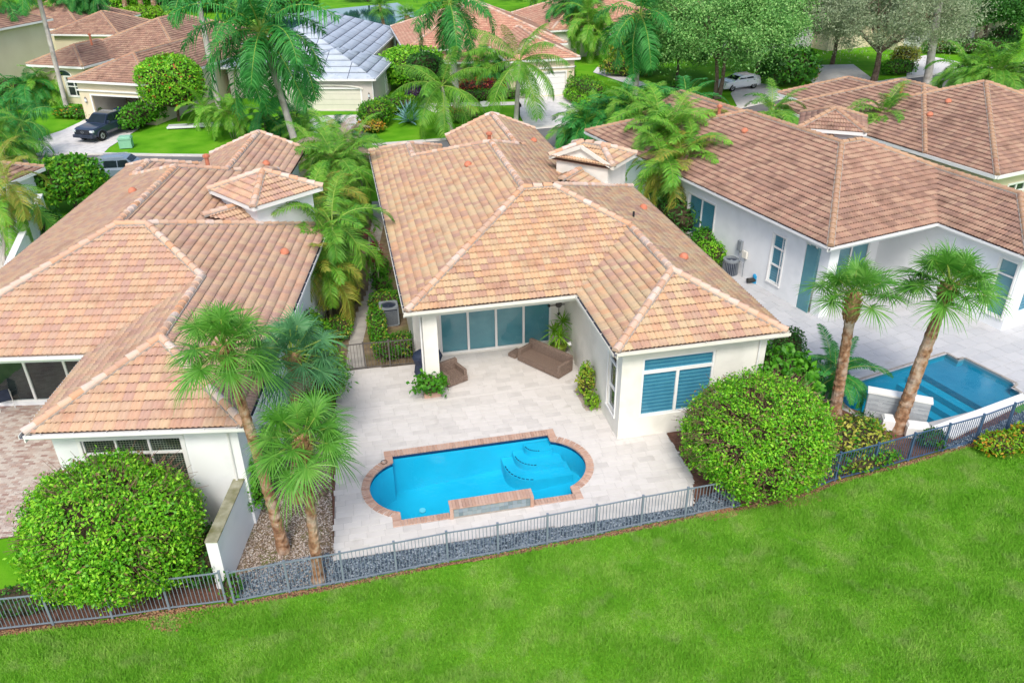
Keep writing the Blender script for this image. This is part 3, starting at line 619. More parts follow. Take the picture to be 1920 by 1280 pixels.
# ---------------------------------------------------------------- fronds
def ribbon(mb,pts,ws,side,m):
    n=len(pts); vs=[]
    for p,w,s in zip(pts,ws,side): vs+=[p-s*(w/2),p+s*(w/2)]
    mb.raw(vs,[(2*i,2*i+1,2*i+3,2*i+2) for i in range(n-1)],m)
def fan_mesh(elev,leafm_,seed=0,pet=.95,L=.92,nseg=42,full=155,droop=.36,w=.04):
    r=random.Random(seed); mb=MB(); d=Vector((math.cos(elev),0,math.sin(elev))); s=Vector((0,1,0)); g=Vector((0,0,-1))
    pts=[d*(pet*t)+g*(.16*pet*t*t*math.cos(elev)) for t in (0,.5,1)]; mb.tube(pts,[.03,.022,.016],PETI,4,False)
    h=pts[-1]; d2=(pts[2]-pts[1]).normalized(); up=s.cross(d2)*-1
    if up.z<0: up=-up
    for i in range(nseg):
        a=R(-full+2*full*i/(nseg-1)); ln=L*(.66+.34*math.cos(a*.55))*r.uniform(.9,1.08)
        dr=(d2*math.cos(a)+s*math.sin(a)); dr=(dr+up*(.16*abs(math.sin(a))+.05*r.uniform(-1,1))-d2*.0).normalized()
        pp=[];ww=[];ss=[]; tw=s*math.cos(a)-d2*math.sin(a); tw=(tw+up*r.uniform(-.5,.5)).normalized(); dd=droop*r.uniform(.5,1.5)
        for t,k in ((.02,.35),(.38,1.),(.72,.62),(1.,.04)): pp.append(h+dr*(ln*t)+g*(dd*ln*t**2.6)); ww.append(w*k); ss.append(tw)
        ribbon(mb,pp,ww,ss,leafm_)
    return mb.data('frond')
def pin_mesh(elev,leafm_,seed=0,L=3.2,arch=1.3,nl=46,ll=.75,w=.05,droop=.5,fwd=.5,plum=0.,start=.16,rr=.035,keel=.25,rach=PETI):
    """feather frond whose rachis leaves at elev and bends down by arch (radians)"""
    r=random.Random(seed); mb=MB(); p=Vector((0,0,0)); pts=[p]; tan=[]; n=14
    for i in range(n):
        t=(i+.5)/n; a=elev-arch*(t**1.3)*(.55+.45*abs(math.cos(elev))); a=max(a,-1.5); dv=Vector((math.cos(a),0,math.sin(a))); p=p+dv*(L/n); pts.append(p); tan.append(dv)
    mb.tube(pts,[rr*(1-.85*i/n) for i in range(n+1)],rach,4,False)
    g=Vector((0,0,-1)); y=Vector((0,1,0))
    for i in range(nl):
        t=start+(1-start)*(i+.5)/nl; f=t*n; k=min(int(f),n-1); base=pts[k].lerp(pts[k+1],f-k); dv=tan[k]; up=dv.cross(y)*-1
        if up.z<0 and abs(dv.z)<.95: up=-up
        pr=math.sin(math.pi*min(1,(t-start)/(1-start)*.86+.12))**.55
        for sd in (-1,1):
            ln=ll*pr*r.uniform(.85,1.1); fw=fwd*(.5+t)+r.uniform(-.1,.1); el=keel+plum*r.uniform(-1,1)
            dr=(y*sd+dv*fw+up*el).normalized(); dd=droop*r.uniform(.7,1.3); tw=(dv-dr*dv.dot(dr)+up*.3*r.uniform(-1,1)).normalized()
            P=[base,base+dr*(ln*.5)+g*(dd*ln*.18),base+dr*(ln*.92)+g*(dd*ln*.75)]
            ribbon(mb,P,[w*.55,w,.006],[tw]*3,leafm_)
    return mb.data('frond')
FR={}
def fronds(kind,leaf):
    k=(kind,leaf.name)
    if k in FR: return FR[k]
    out=[]
    for i,e in enumerate((80,62,45,28,10,-10,-32)):
        e=R(e)
        if kind=='fan': m=fan_mesh(e,leaf,i)
        elif kind=='royal': m=pin_mesh(e,leaf,i,L=3.9,arch=1.75,nl=74,ll=.85,w=.055,droop=.75,fwd=.35,plum=.6)
        elif kind=='coconut': m=pin_mesh(e,leaf,i,L=3.8,arch=1.3,nl=60,ll=.8,w=.045,droop=1.0,fwd=.35,keel=.1,rach=PETI)
        elif kind=='areca': m=pin_mesh(e,leaf,i,L=2.5,arch=2.1,nl=40,ll=.62,w=.042,droop=.6,fwd=.6,keel=.5,rr=.025)
        elif kind=='date': m=pin_mesh(e,leaf,i,L=1.7,arch=1.7,nl=46,ll=.34,w=.03,droop=.35,fwd=.6,keel=.3,rr=.02)
        elif kind=='queen': m=pin_mesh(e,leaf,i,L=2.9,arch=1.9,nl=56,ll=.7,w=.04,droop=1.3,fwd=.3,plum=.6)
        out.append((e,m))
    FR[k]=out; return out
def palm(name,label,base,h,kind,leaf,nf=26,lean=(0,0),r0=.2,r1=.13,bark=BARKG,shaft=0.,boots=0.,seed=0,scale=1.,elo=-35,ehi=85,group=None,bend=.0,dry=0,bulge=0.,cat='palm',mesh_extra=None,top=None):
    rd=random.Random(seed+100); base=Vector((base[0],base[1],0)); tp=Vector((lean[0],lean[1],h))
    o=thing(name,label,cat,base,0,group); t=MB(); n=max(6,int(h/(.13 if bark is BARKS else .22))); pts=[];rs=[]
    for i in range(n+1):
        k=i/n; q=tp*k; q=Vector((tp.x*k**(1+bend),tp.y*k**(1+bend),h*k-(.15 if i==0 else 0))); rr=r0*(1-k)+r1*k
        if k<.08: rr*=1.25-.25*k/.08
        if bulge: rr*=1+bulge*math.sin(math.pi*k)
        rr*=1+((.07 if i%2 else 0)+rd.uniform(-.03,.05))*(1 if bark is not BARKG else .25)
        pts.append(q);rs.append(rr)
    t.tube(pts,rs,bark,12)
    if bark is BARKS: t.v=[(x+rd.uniform(-.012,.012),y+rd.uniform(-.012,.012),z+rd.uniform(-.02,.02)) for x,y,z in t.v]
    t.build('trunk',o,smooth=bark is BARKG)
    tv=(pts[-1]-pts[-2]).normalized(); ct=pts[-1]
    if boots:      # old leaf bases criss-crossing below the crown
        bt=MB(); m=7
        prof=[(0,1.0),(.15,1.45),(.4,1.75),(.7,1.6),(1,1.1)]
        bt.tube([ct+tv*(boots*(z-.85)) for z,_ in prof],[r1*q for _,q in prof],BOOT,10)
        for j in range(int(boots/.11)):
            for i in range(m):
                a=2*math.pi*(i+.5*(j%2))/m; dv=Vector((math.cos(a),math.sin(a),0)); k=j/(boots/.11); rad=r1*(1.0+.75*math.sin(math.pi*min(1,k*.9+.1)))
                b0=ct+tv*(boots*(k-.85)); p0=b0+dv*rad; sdv=Vector((-math.sin(a+.5),math.cos(a+.5),0))
                bt.bar(p0,p0+dv*.09+tv*.17+sdv*.05,.075,.03,BOOT,dv)
        bt.build('leaf_bases',o)
    if shaft:
        s=MB(); s.tube([ct-tv*.05,ct+tv*.15,ct+tv*shaft*.7,ct+tv*shaft],[r1*1.0,r1*1.25,r1*.85,r1*.4],CSHAFT,10); s.build('crownshaft',o,smooth=True); ct=ct+tv*shaft*.92
    fs=fronds(kind,leaf); ga=rd.uniform(0,6.28)
    for i in range(nf):
        k=(i+.5)/nf; e=R(ehi+(elo-ehi)*k**.8); j=min(range(len(fs)),key=lambda q:abs(fs[q][0]-e)); az=ga+i*2.39996+rd.uniform(-.25,.25)
        me=fs[j][1]; sc=scale*rd.uniform(.85,1.12)*(.8 if e>1.2 else 1)
        mt=Matrix.Translation(ct)@Matrix.Rotation(az,4,'Z')@Matrix.Rotation(-(e-fs[j][0])*.8,4,'Y')@Matrix.Rotation(rd.uniform(-.35,.35),4,'X')@Matrix.Scale(sc,4)
        link('frond',me,o,mat4=mt)
    if dry:
        dm=fronds(kind,FR_DRY)
        for i in range(dry):
            mt=Matrix.Translation(ct-tv*.1)@Matrix.Rotation(rd.uniform(0,6.28),4,'Z')@Matrix.Rotation(.6,4,'Y')@Matrix.Scale(scale*.7,4); link('dry_frond',dm[-1][1],o,mat4=mt)
    return o
def clump(name,label,base,kind,leaf,stems,spread=1.,h=(1.5,4),seed=0,scale=1.,nf=9,leaf2=None,group=None,r=.05,cat='palm',bark=CSHAFTG):
    """several thin stems rising from one root"""
    rd=random.Random(seed); o=thing(name,label,cat,(base[0],base[1],0),0,group)
    for k in range(stems):
        a=rd.uniform(0,6.28); rad=rd.uniform(.1,1)*spread; hh=rd.uniform(*h); b=Vector((math.cos(a)*rad*.35,math.sin(a)*rad*.35,-.05)); tp=Vector((math.cos(a)*rad,math.sin(a)*rad,hh))
        s=MB(); m=(b+tp)/2+Vector((0,0,.1)); s.tube([b,m,tp],[r,r*.85,r*.8],bark,6); s.build('stem',o,smooth=True)
        lf=leaf2 if (leaf2 is not None and rd.random()<.35) else leaf; fs=fronds(kind,lf)
        for i in range(nf):
            e=R(80-105*((i+.5)/nf)**.9); j=min(range(len(fs)),key=lambda q:abs(fs[q][0]-e))
            f2=fs
            if leaf2 is not None and i>=nf-3 and rd.random()<.6: f2=fronds(kind,leaf2)
            link('frond',f2[j][1],o,mat4=Matrix.Translation(tp)@Matrix.Rotation(a+i*2.4+rd.uniform(-.3,.3),4,'Z')@Matrix.Scale(scale*rd.uniform(.8,1.15),4))
    return o
def tree(name,label,base,h,crown,leaf,bark=BARKD,limbs=6,seed=0,ls=.16,n=26000,clumps=60,trunks=1,r0=.28,group=None,fork=.35,cat='tree',wisp=0.,zbase=.42,asp=.5):
    rd=random.Random(seed); r=np.random.default_rng(seed); o=thing(name,label,cat,(base[0],base[1],0),0,group); t=MB(); rx,ry,rz_=crown; cz=h-rz_
    ends=[]
    for q in range(trunks):
        a0=rd.uniform(0,6.28); b=Vector((math.cos(a0)*.5*(trunks>1),math.sin(a0)*.5*(trunks>1),-.1)); f=Vector((b.x*2.2,b.y*2.2,h*fork)); t.tube([b,b.lerp(f,.5)+Vector((.1,0,0)),f],[r0,r0*.75,r0*.65],bark,9)
        for k in range(limbs):
            a=a0+k*6.28/limbs+rd.uniform(-.3,.3); e=Vector((math.cos(a)*rx*rd.uniform(.45,.8),math.sin(a)*ry*rd.uniform(.45,.8),cz+rz_*rd.uniform(-.2,.6))); m=f.lerp(e,.5)+Vector((0,0,rd.uniform(-.3,.6)))
            t.tube([f,m,e],[r0*.5,r0*.28,r0*.1],bark,6)
            for z in range(4):
                e2=e+Vector((rd.uniform(-1,1)*rx*.35,rd.uniform(-1,1)*ry*.35,rd.uniform(-.3,.6)*rz_)); t.tube([m.lerp(e,rd.random()),(m+e2)/2+Vector((0,0,.2)),e2],[r0*.16,r0*.09,r0*.03],bark,4,False)
    t.build('trunk',o)
    U=dirs(clumps,r,-.7); cr=r.uniform(.45,1.,len(U))**.6; C=U*cr[:,None]*np.array([rx,ry,rz_]); C[:,2]+=cz
    rad=np.array([rx,ry,rz_]).mean()*r.uniform(.11,.27,len(U)); idx=r.integers(0,len(C),n); D=r.normal(size=(n,3)); D/=np.linalg.norm(D,axis=1)[:,None]
    rr=r.random(n)**.45; P=C[idx]+D*(rad[idx]*rr)[:,None]*np.array([1.15,1.15,.75])
    if wisp:
        k=r.random(n)<.35; P[k]+=D[k]*(rad[idx[k]]*wisp*r.random(k.sum()))[:,None]; 
    N=D*.6+np.array([0,0,.6])
    link('crown',leaves(P,N,ls,[leaf],'crown',asp,.8,seed),o)
    return o
def rosette(name,label,base,leaf,n,L,w,elo=5,ehi=80,seed=0,cat='plant',group=None,h=0.,droop=.3,z=0.,segs=4,taper=1.,stems=None,fold=.3):
    """strap-leaved rosette(s); stems = list of (x,y,h) tops"""
    rd=random.Random(seed); o=thing(name,label,cat,(base[0],base[1],z),0,group)
    for sx,sy,sh in (stems or [(0,0,h)]):
        if sh>.05: s=MB(); s.tube([(sx*.3,sy*.3,0),(sx*.8,sy*.8,sh*.6),(sx,sy,sh)],[.035,.03,.025],CSHAFTG,6); s.build('stem',o)
        mb=MB(); c=Vector((sx,sy,sh))
        for i in range(n):
            e=R(ehi+(elo-ehi)*((i+.5)/n)); a=i*2.4+rd.uniform(-.2,.2); ln=L*rd.uniform(.8,1.1); hd=Vector((math.cos(a),math.sin(a),0)); sd=Vector((-math.sin(a),math.cos(a),0)); d=hd*math.cos(e)+Vector((0,0,math.sin(e)))
            pts=[c+d*(ln*t)+Vector((0,0,-droop*ln*t*t*math.cos(e))) for t in np.linspace(0,1,segs+1)]
            ww=[w*(.5+.9*t if t<.35 else .82*(1-((t-.35)/.65)**1.6*taper)+.01) for t in np.linspace(0,1,segs+1)]
            vs=[];upv=sd.cross(d)*-1
            if upv.z<0: upv=-upv
            for p,q in zip(pts,ww): vs+=[p-sd*(q/2)+upv*(q*fold),p,p+sd*(q/2)+upv*(q*fold)]
            mb.raw(vs,[(3*k,3*k+1,3*k+4,3*k+3) for k in range(segs)]+[(3*k+1,3*k+2,3*k+5,3*k+4) for k in range(segs)],leaf)
        mb.build('leaf_rosette',o)
    return o
def scatter_stones(name,label,poly,n,size,m,z=.02,seed=3,flat=.6,cat=None,mm=None):
    r=np.random.default_rng(seed); pl=np.array(poly); lo,hi=pl.min(0),pl.max(0); P=np.zeros((0,2))
    while len(P)<n:
        q=r.uniform(lo,hi,(n*2,2)); ins=np.zeros(len(q),bool); j=len(pl)-1
        for i in range(len(pl)):
            a,b=pl[i],pl[j]; c=((a[1]>q[:,1])!=(b[1]>q[:,1]))&(q[:,0]<(b[0]-a[0])*(q[:,1]-a[1])/(b[1]-a[1]+1e-12)+a[0]); ins^=c; j=i
        P=np.concatenate([P,q[ins]])
    P=P[:n]; O=np.array([(1,0,0),(0,1,0),(-1,0,0),(0,-1,0),(0,0,1),(0,0,-1)],float); F=np.array([(0,1,4),(1,2,4),(2,3,4),(3,0,4),(1,0,5),(2,1,5),(3,2,5),(0,3,5)])
    s=size*r.uniform(.5,1.3,(n,1)); S=np.concatenate([s*r.uniform(.7,1.3,(n,1)),s*r.uniform(.7,1.3,(n,1)),s*flat],1); a=r.uniform(0,6.28,n)
    V=O[None]*S[:,None,:]; V=V*r.uniform(.75,1.25,V.shape); x=V[...,0]*np.cos(a)[:,None]-V[...,1]*np.sin(a)[:,None]; y=V[...,0]*np.sin(a)[:,None]+V[...,1]*np.cos(a)[:,None]
    V=np.stack([x+P[:,:1],y+P[:,1:],V[...,2]+z+r.uniform(0,size*.6,(n,1))],2).reshape(-1,3)
    FF=(F[None]+6*np.arange(n)[:,None,None]).reshape(-1,3)
    return tag(link(name,npmesh(name,V,FF,m)),label,cat,kind='stuff')
def inpoly(q,pl):
    pl=np.array(pl); ins=np.zeros(len(q),bool); j=len(pl)-1
    for i in range(len(pl)):
        a,b=pl[i],pl[j]; ins^=((a[1]>q[:,1])!=(b[1]>q[:,1]))&(q[:,0]<(b[0]-a[0])*(q[:,1]-a[1])/(b[1]-a[1]+1e-12)+a[0]); j=i
    return ins
from mathutils.geometry import tessellate_polygon
def V3(p,z): return Vector((p[0],p[1],z))
def sheet(name,outer,holes,z,m,kind='structure',parent=None,thick=0.):
    loops=[[V3(p,z) for p in outer]]+[[V3(p,z) for p in h] for h in holes]
    tris=tessellate_polygon(loops); vs=[p for l in loops for p in l]; b=MB(); fs=[]
    for t in tris:
        a,c,d=[vs[i] for i in t]; nz=(c-a).cross(d-a).z
        fs.append(t if nz>0 else t[::-1])
    b.raw(vs,fs,m)
    if thick:
        for l in loops[:1]:
            n=len(l)
            for i in range(n): b.poly([l[i],l[(i+1)%n],l[(i+1)%n]-Vector((0,0,thick)),l[i]-Vector((0,0,thick))],m)
    o=b.build(name,parent)
    return tag(o,kind=kind) if parent is None else o
def arc(c,r,a0,a1,n): return [(c[0]+r*math.cos(R(a0+(a1-a0)*i/n)),c[1]+r*math.sin(R(a0+(a1-a0)*i/n))) for i in range(n+1)]
def grid(name,parent,poly,w,d,ang,m,z,th=.03,gap=.006,holes=(),nobj=300,seed=0,rand=True,split=(5,3),orig=(0,0)):
    """paving slabs on poly: the nearest nobj whole ones as objects, the rest and the cut ones joined"""
    r=random.Random(seed); ca,sa=math.cos(R(ang)),math.sin(R(ang)); pl=[((x-orig[0])*ca+(y-orig[1])*sa,-(x-orig[0])*sa+(y-orig[1])*ca) for x,y in poly]
    W2=lambda u,v:(u*ca-v*sa+orig[0],u*sa+v*ca+orig[1]); lo=(min(p[0] for p in pl),min(p[1] for p in pl)); hi=(max(p[0] for p in pl),max(p[1] for p in pl))
    cells=[]; v=lo[1]; k=0
    while v<hi[1]:
        u=lo[0]-(r.random()*w if rand else (w/2 if k%2 else 0)); 
        while u<hi[0]: cells.append((u,v)); u+=w
        v+=d; k+=1
    cells=np.array(cells)
    def ok(q):
        Wq=np.stack([q[:,0]*ca-q[:,1]*sa+orig[0],q[:,0]*sa+q[:,1]*ca+orig[1]],1); s=inpoly(Wq,poly)
        for h in holes: s&=~inpoly(Wq,h)
        return s
    T=[ok(cells+np.array(o)) for o in ((0.01,0.01),(w-.01,0.01),(0.01,d-.01),(w-.01,d-.01),(w/2,.01),(w/2,d-.01),(.01,d/2),(w-.01,d/2))]
    full=np.all(T,0); part=np.any(T,0)&~full
    me=MB(); g=gap/2; me.box(g,g,0,w-g,d-g,th,m,.004); data=me.data(name.split('.')[0])
    fc=[(u,v) for u,v in cells[full]]; fc.sort(key=lambda c:(W2(*c)[0])**2+(W2(*c)[1])**2)
    for u,v in fc[:nobj]:
        p=W2(u,v); link(name,data,parent,mat4=Matrix.Translation((p[0],p[1],z-th+r.uniform(-.0015,.0015)))@Matrix.Rotation(R(ang),4,'Z'))
    j=MB()
    for u,v in fc[nobj:]:
        q=[W2(u+g,v+g),W2(u+w-g,v+g),W2(u+w-g,v+d-g),W2(u+g,v+d-g)]; zz=z+r.uniform(-.0015,.0015)
        j.raw([(*p,zz-.02) for p in q]+[(*p,zz) for p in q],[(4,5,6,7)]+[(i,(i+1)%4,4+(i+1)%4,4+i) for i in range(4)],m)
    a,b=split
    for u,v in cells[part]:
        q=np.array([[u+g+(w-gap)*(i+.5)/a,v+g+(d-gap)*(l+.5)/b] for i in range(a) for l in range(b)]); s=ok(q)
        idx={}; vs=[];fs=[]
        for n_,(i,l) in enumerate([(i,l) for i in range(a) for l in range(b)]):
            if not s[n_]: continue
            f=[]
            for c in ((i,l),(i+1,l),(i+1,l+1),(i,l+1)):
                if c not in idx: idx[c]=len(vs); vs.append((*W2(u+g+(w-gap)*c[0]/a,v+g+(d-gap)*c[1]/b),z))
                f.append(idx[c])
            fs.append(tuple(f))
        if fs: j.raw(vs,fs,m)
    if j.v: tag(j.build(name+'_field',parent),kind='stuff')
def fence(label,pts,m,h=1.27,step=.115,z=-.03,name='fence'):
    """metal picket fence over a line of posts"""
    o=thing(name,label,'fence',(pts[0][0],pts[0][1],z)); O=Vector((pts[0][0],pts[0][1],0))
    pk=MB(); pk.box(-.009,-.009,.09,.009,.009,h-.04,m); pd=pk.data('picket'); po=MB(); po.box(-.032,-.032,-.05,.032,.032,h+.03,m); po.box(-.04,-.04,h+.03,.04,.04,h+.05,m); pod=po.data('post')
    for p in pts: link('post',pod,o,loc=Vector((p[0],p[1],0))-O)
    for a,b in zip(pts,pts[1:]):
        a,b=Vector((a[0],a[1],0))-O,Vector((b[0],b[1],0))-O; L=(b-a).length; d=(b-a)/L; rz=math.atan2(d.y,d.x)
        for zz in (.09,h-.03): r=MB(); r.bar(a+d*.033+Vector((0,0,zz)),b-d*.033+Vector((0,0,zz)),.035,.04,m); r.build('rail',o)
        n=max(1,round(L/step))
        for i in range(1,n): link('picket',pd,o,loc=a+d*(L*i/n),rz=rz)
    return o
# ---------------------------------------------------------------- pool outlines
PC=(3.685,23.48)
def roman(o=0.):
    """pool outline grown by o"""
    x0,x1,y0,y1=.58-o,6.79+o,21.58-o,25.36+o; yt,yb_=24.93+(o*.35),22.0-(o*.35)
    def side(cx,sx):
        # arc through (cx,yt),(cx+sx*.95,mid),(cx,yb)
        s=(yt-yb_)/2; q=.97; r_=(s*s+q*q)/(2*q); c=(cx+sx*(q-r_),(yt+yb_)/2); a=math.degrees(math.asin(s/r_)); 
        return c,r_,a
    c,r_,a=side(x1,1); rt=[(c[0]+r_*math.cos(R(t)),c[1]+r_*math.sin(R(t))) for t in np.linspace(-a,a,17)]
    c,r_,a=side(x0,-1); lf=[(c[0]-r_*math.cos(R(t)),c[1]-r_*math.sin(R(t))) for t in np.linspace(-a,a,17)]
    return [(x0,y0),(x1,y0)]+rt+[(x1,y1),(x0,y1)]+lf
def ccw(p):
    a=sum(p[i][0]*p[(i+1)%len(p)][1]-p[(i+1)%len(p)][0]*p[i][1] for i in range(len(p))); return p if a>0 else p[::-1]
POOL=ccw(roman(0)); POOLO=ccw(roman(.27))
P2=[(p.x,p.y) for p in (gp(*q) for q in ((1606,714),(1773.8,661.6),(1797,674.7),(1808.4,671),(1905,718.8),(1897.5,725.3),(1918,739.4),(1747,801)))]+[(20.6,22.9),(19.5,23.9),(19.4,24.9)]
P2=ccw(P2)
FPM=[gp(*q) for q in ((439.5,1127.7),(542.7,1108),(645,1090.5),(743.8,1071),(840,1051.5),(934,1035.9),(1025.8,1018.3),(1116.4,1000.7),(1201.6,983),(1284,967.5),(1372,951))]
FPL=[gp(*q) for q in ((-75,1195),(-8,1181),(99.6,1168.7),(211,1157),(318,1141),(424,1127.7))]
FPR=[gp(*q) for q in ((1515,920),(1565,900),(1635,882),(1702,862.6),(1766.6,844.7),(1829,826.7),(1886.5,805),(1945,784),(2010,760))]
GAPF=[gp(1372,951),gp(1440,938),gp(1515,920)]
# ---------------------------------------------------------------- ground, road, water
sheet('ground',[(-300,-60),(400,-60),(400,500),(-300,500)],[POOL,P2],-.07,LAWNF)
edge=[(p.x,p.y-.22) for p in FPL+FPM+GAPF[1:]+FPR[1:]]
lawn=[(-40,edge[0][1]-.6),(-40,2),(60,2),(60,edge[-1][1]+3)]+edge[::-1]
sheet('lawn',ccw(lawn),[],-.045,LAWN)
def blades(poly,dens,name,h=.10):
    r=np.random.default_rng(5); cor=[gp(-50,1340),gp(1990,1340)]; pl=[(c.x,c.y) for c in cor]+[(p[0],p[1]) for p in edge[::-1]]; P=np.array(pl); lo,hi=P.min(0),P.max(0)
    n=int((hi-lo).prod()*dens); q=r.uniform(lo,hi,(n,2)); q=q[inpoly(q,pl)]; n=len(q); a=r.uniform(0,6.28,n); hh=h*r.uniform(.5,1.35,n)*(1+.35*np.sin(q[:,0]*1.3+np.sin(q[:,1]*2.1)*2)); w=.012*r.uniform(.7,1.6,n); ln=r.normal(size=(n,2))*.5*hh[:,None]
    c,s=np.cos(a)*w,np.sin(a)*w; z=np.full(n,-.047)
    V=np.stack([np.stack([q[:,0]-c,q[:,1]-s,z],1),np.stack([q[:,0]+c,q[:,1]+s,z],1),np.stack([q[:,0]+ln[:,0],q[:,1]+ln[:,1],z+hh],1)],1).reshape(-1,3)
    F=np.arange(n*3).reshape(-1,3); print('blades',n)
    return tag(link(name,npmesh(name,V,F,GRASS)),'short bright green grass of the open lawn below the fence','grass',kind='stuff')
blades(lawn,2600,'grass')
far=[gp(*q) for q in ((60,291),(130,290.5),(200,290),(290,292),(380,293),(560,283),(720,271),(838,262),(985,242),(1078,235),(1200,214),(1380,204),(1490,180),(1700,147),(1830,130),(2050,108))]
far=[Vector((-60,85,0)),Vector((-38,76.,0))]+far[0:]
def offs(pts,d):
    out=[]
    for i,p in enumerate(pts):
        t=(pts[min(i+1,len(pts)-1)]-pts[max(0,i-1)]); t.z=0; t.normalize(); out.append(Vector((p.x+t.y*d,p.y-t.x*d,0)))
    return out
near=offs(far,6.4)
sheet('road',[(p.x,p.y) for p in far]+[(p.x,p.y) for p in near[::-1]],[],-.05,ASPH)
for nm,A,d in (('kerb',far,-.55),('kerb',near,.5)):
    Bp=offs(A,d); k=MB()
    for i in range(len(A)-1):
        a,b,c,e=A[i],A[i+1],Bp[i+1],Bp[i]; 
        k.raw([(*p.xy,-.055) for p in (a,b,c,e)]+[(*p.xy,.02) for p in (a,b,c,e)],[(4,5,6,7) if d<0 else (7,6,5,4)]+[(0,1,5,4),(1,2,6,5),(2,3,7,6),(3,0,4,7)],CONC)
    tag(k.build(nm),kind='structure')
sheet('lake',[(p.x,p.y) for p in (gp(480,30),gp(640,15),gp(745,5),gp(770,18),gp(800,45),gp(830,95),gp(745,78),gp(735,60),gp(640,80),gp(560,85))],[],-.05,LAKE)
# driveways and walks across the street
def px(*q): return [(p.x,p.y) for p in (gp(*a) for a in q)]
def drive(name,pts,m,z=-.04): return sheet(name,ccw(pts),[],z,m)
drive('driveway',px((78,291),(190,290),(205,275),(262,240),(262,202),(172,214),(150,228),(118,243),(60,262)),DRIVE)
drive('driveway.001',px((590,216),(700,214),(712,224),(690,240),(672,262),(660,277),(560,283),(566,240)),DRIVE)
drive('driveway.002',px((972,179),(1064,176),(1085,207),(1077,235),(988,243),(975,215)),DRIVE)
drive('driveway.003',px((1385,204),(1492,180),(1440,158),(1390,150),(1370,175)),DRIVE)
drive('driveway.004',px((1505,140),(1530,160),(1640,150),(1600,120),(1520,122)),DRIVE)
drive('driveway.005',px((1700,147),(1830,128),(1795,115),(1735,103),(1700,112)),DRIVE)
drive('front_walk',px((700,196),(840,192),(975,190),(975,196),(850,200),(810,199),(840,212),(825,215),(790,200),(700,204)),CONC)
drive('side_walk',px((1120,125),(1150,135),(1210,155),(1260,168),(1262,174),(1200,165),(1145,146),(1112,135)),DRIVE)
# side yards
sheet('soil',ccw([(-4.3,22.7),(-1.75,20.2),(-1.75,32),(2.3,31.9),(2.3,52),(-2.5,55),(-3.3,33)]),[],-.052,SOIL)
sheet('soil',ccw([(-5.1,19.3),(12.6,19.85),(12.6,25.2),(2,33),(-5,33)]),[POOL],-.058,MULCH)
sheet('planting_bed',ccw([(-13.5,19.45),(-4.9,19.2),(-5.2,22.6),(-8,23.2),(-10.2,21.6),(-13.5,21.0)]),[],-.043,MULCH)
gb=ccw([(-5.0,19.3),(-1.72,19.35),(-1.72,31.8),(-2.6,31.8),(-4.35,23.3),(-4.6,21.5)])
sheet('gravel_base',gb,[],-.048,SOIL)
ps=ccw([(-4.8,19.15)]+[(p.x,p.y+.03) for p in FPM[1:]]+[(12.4,19.75),(12.2,20.6),(11.3,20.6),(10.7,20.07),(-1.7,20.2),(-1.9,20.6),(-3.5,20.55),(-4.8,20.2)])
sheet('pebble_bed',ps,[],-.044,PEB)
sheet('wing_bed',ccw([(11.3,20.2),(11.36,24.44),(19.3,24.6),(20.7,23.0),(22.2,21.5),(26,22.9),(26,21.6)]+[(p.x,p.y+.02) for p in FPR[::-1] if p.x<25.9]+[(13,19.7)]),[],-.042,MULCH)
sheet('right_yard',ccw([(15.3,24.4),(19.5,24.5),(20.4,31),(19.8,45),(15.3,45)]),[],-.055,SOIL)
# concrete walk between the houses
wk=[gp(*q) for q in ((647,692),(655,640),(664,600),(690,545),(694,500),(690,455),(700,405))]; we=[gp(*q) for q in ((688,690),(680,640),(692,590),(716,540),(712,500),(712,455),(722,405))]
sheet('side_path',ccw([(p.x,p.y) for p in wk]+[(p.x,p.y) for p in we[::-1]]),[],-.035,WALK)
sl_=MB()
for t in np.arange(.3,22,.6):
    y=32.2+t
    def xi(L): return np.interp(y,[p.y for p in L],[p.x for p in L])
    sl_.box(xi(wk)+.03,y+.01,-.034,xi(we)-.03,y+.585,-.012,WALK)
tag(sl_.build('path_slab'),kind='structure')
# ---------------------------------------------------------------- pool deck of the middle house
dk=thing('pool_deck','pale travertine deck around the roman pool','deck',(0,0,0)); dk['kind']='structure'; del dk['category']; del dk['label']
DECK=ccw([(-1.72,20.2),(10.7,20.07),(11.36,21.6),(11.40,24.42),(9.38,24.42),(9.38,32.38),(2.3,32.38),(2.3,31.95),(-1.3,32.1)])
bed=[(8.74,26.56),(9.4,26.6),(9.4,28.1),(8.7,28.2)]; plb=[(2.25,29.05),(3.08,29.0),(3.08,29.38),(2.25,29.38)]
sheet('deck_base',DECK,[POOL],-.008,JOINT,parent=dk,thick=.06)
grid('paver',dk,DECK,.61,.305,0,PAVER,0.,holes=[roman(.05),bed,plb],orig=(.13,.07),seed=4)
st=MB(); st.box(-1.5,28.72,.001,9.36,28.81,.006,PAVER); st.build('border_strip',dk)
sheet('planting_pocket',ccw(bed),[],.003,PEBB,parent=dk)
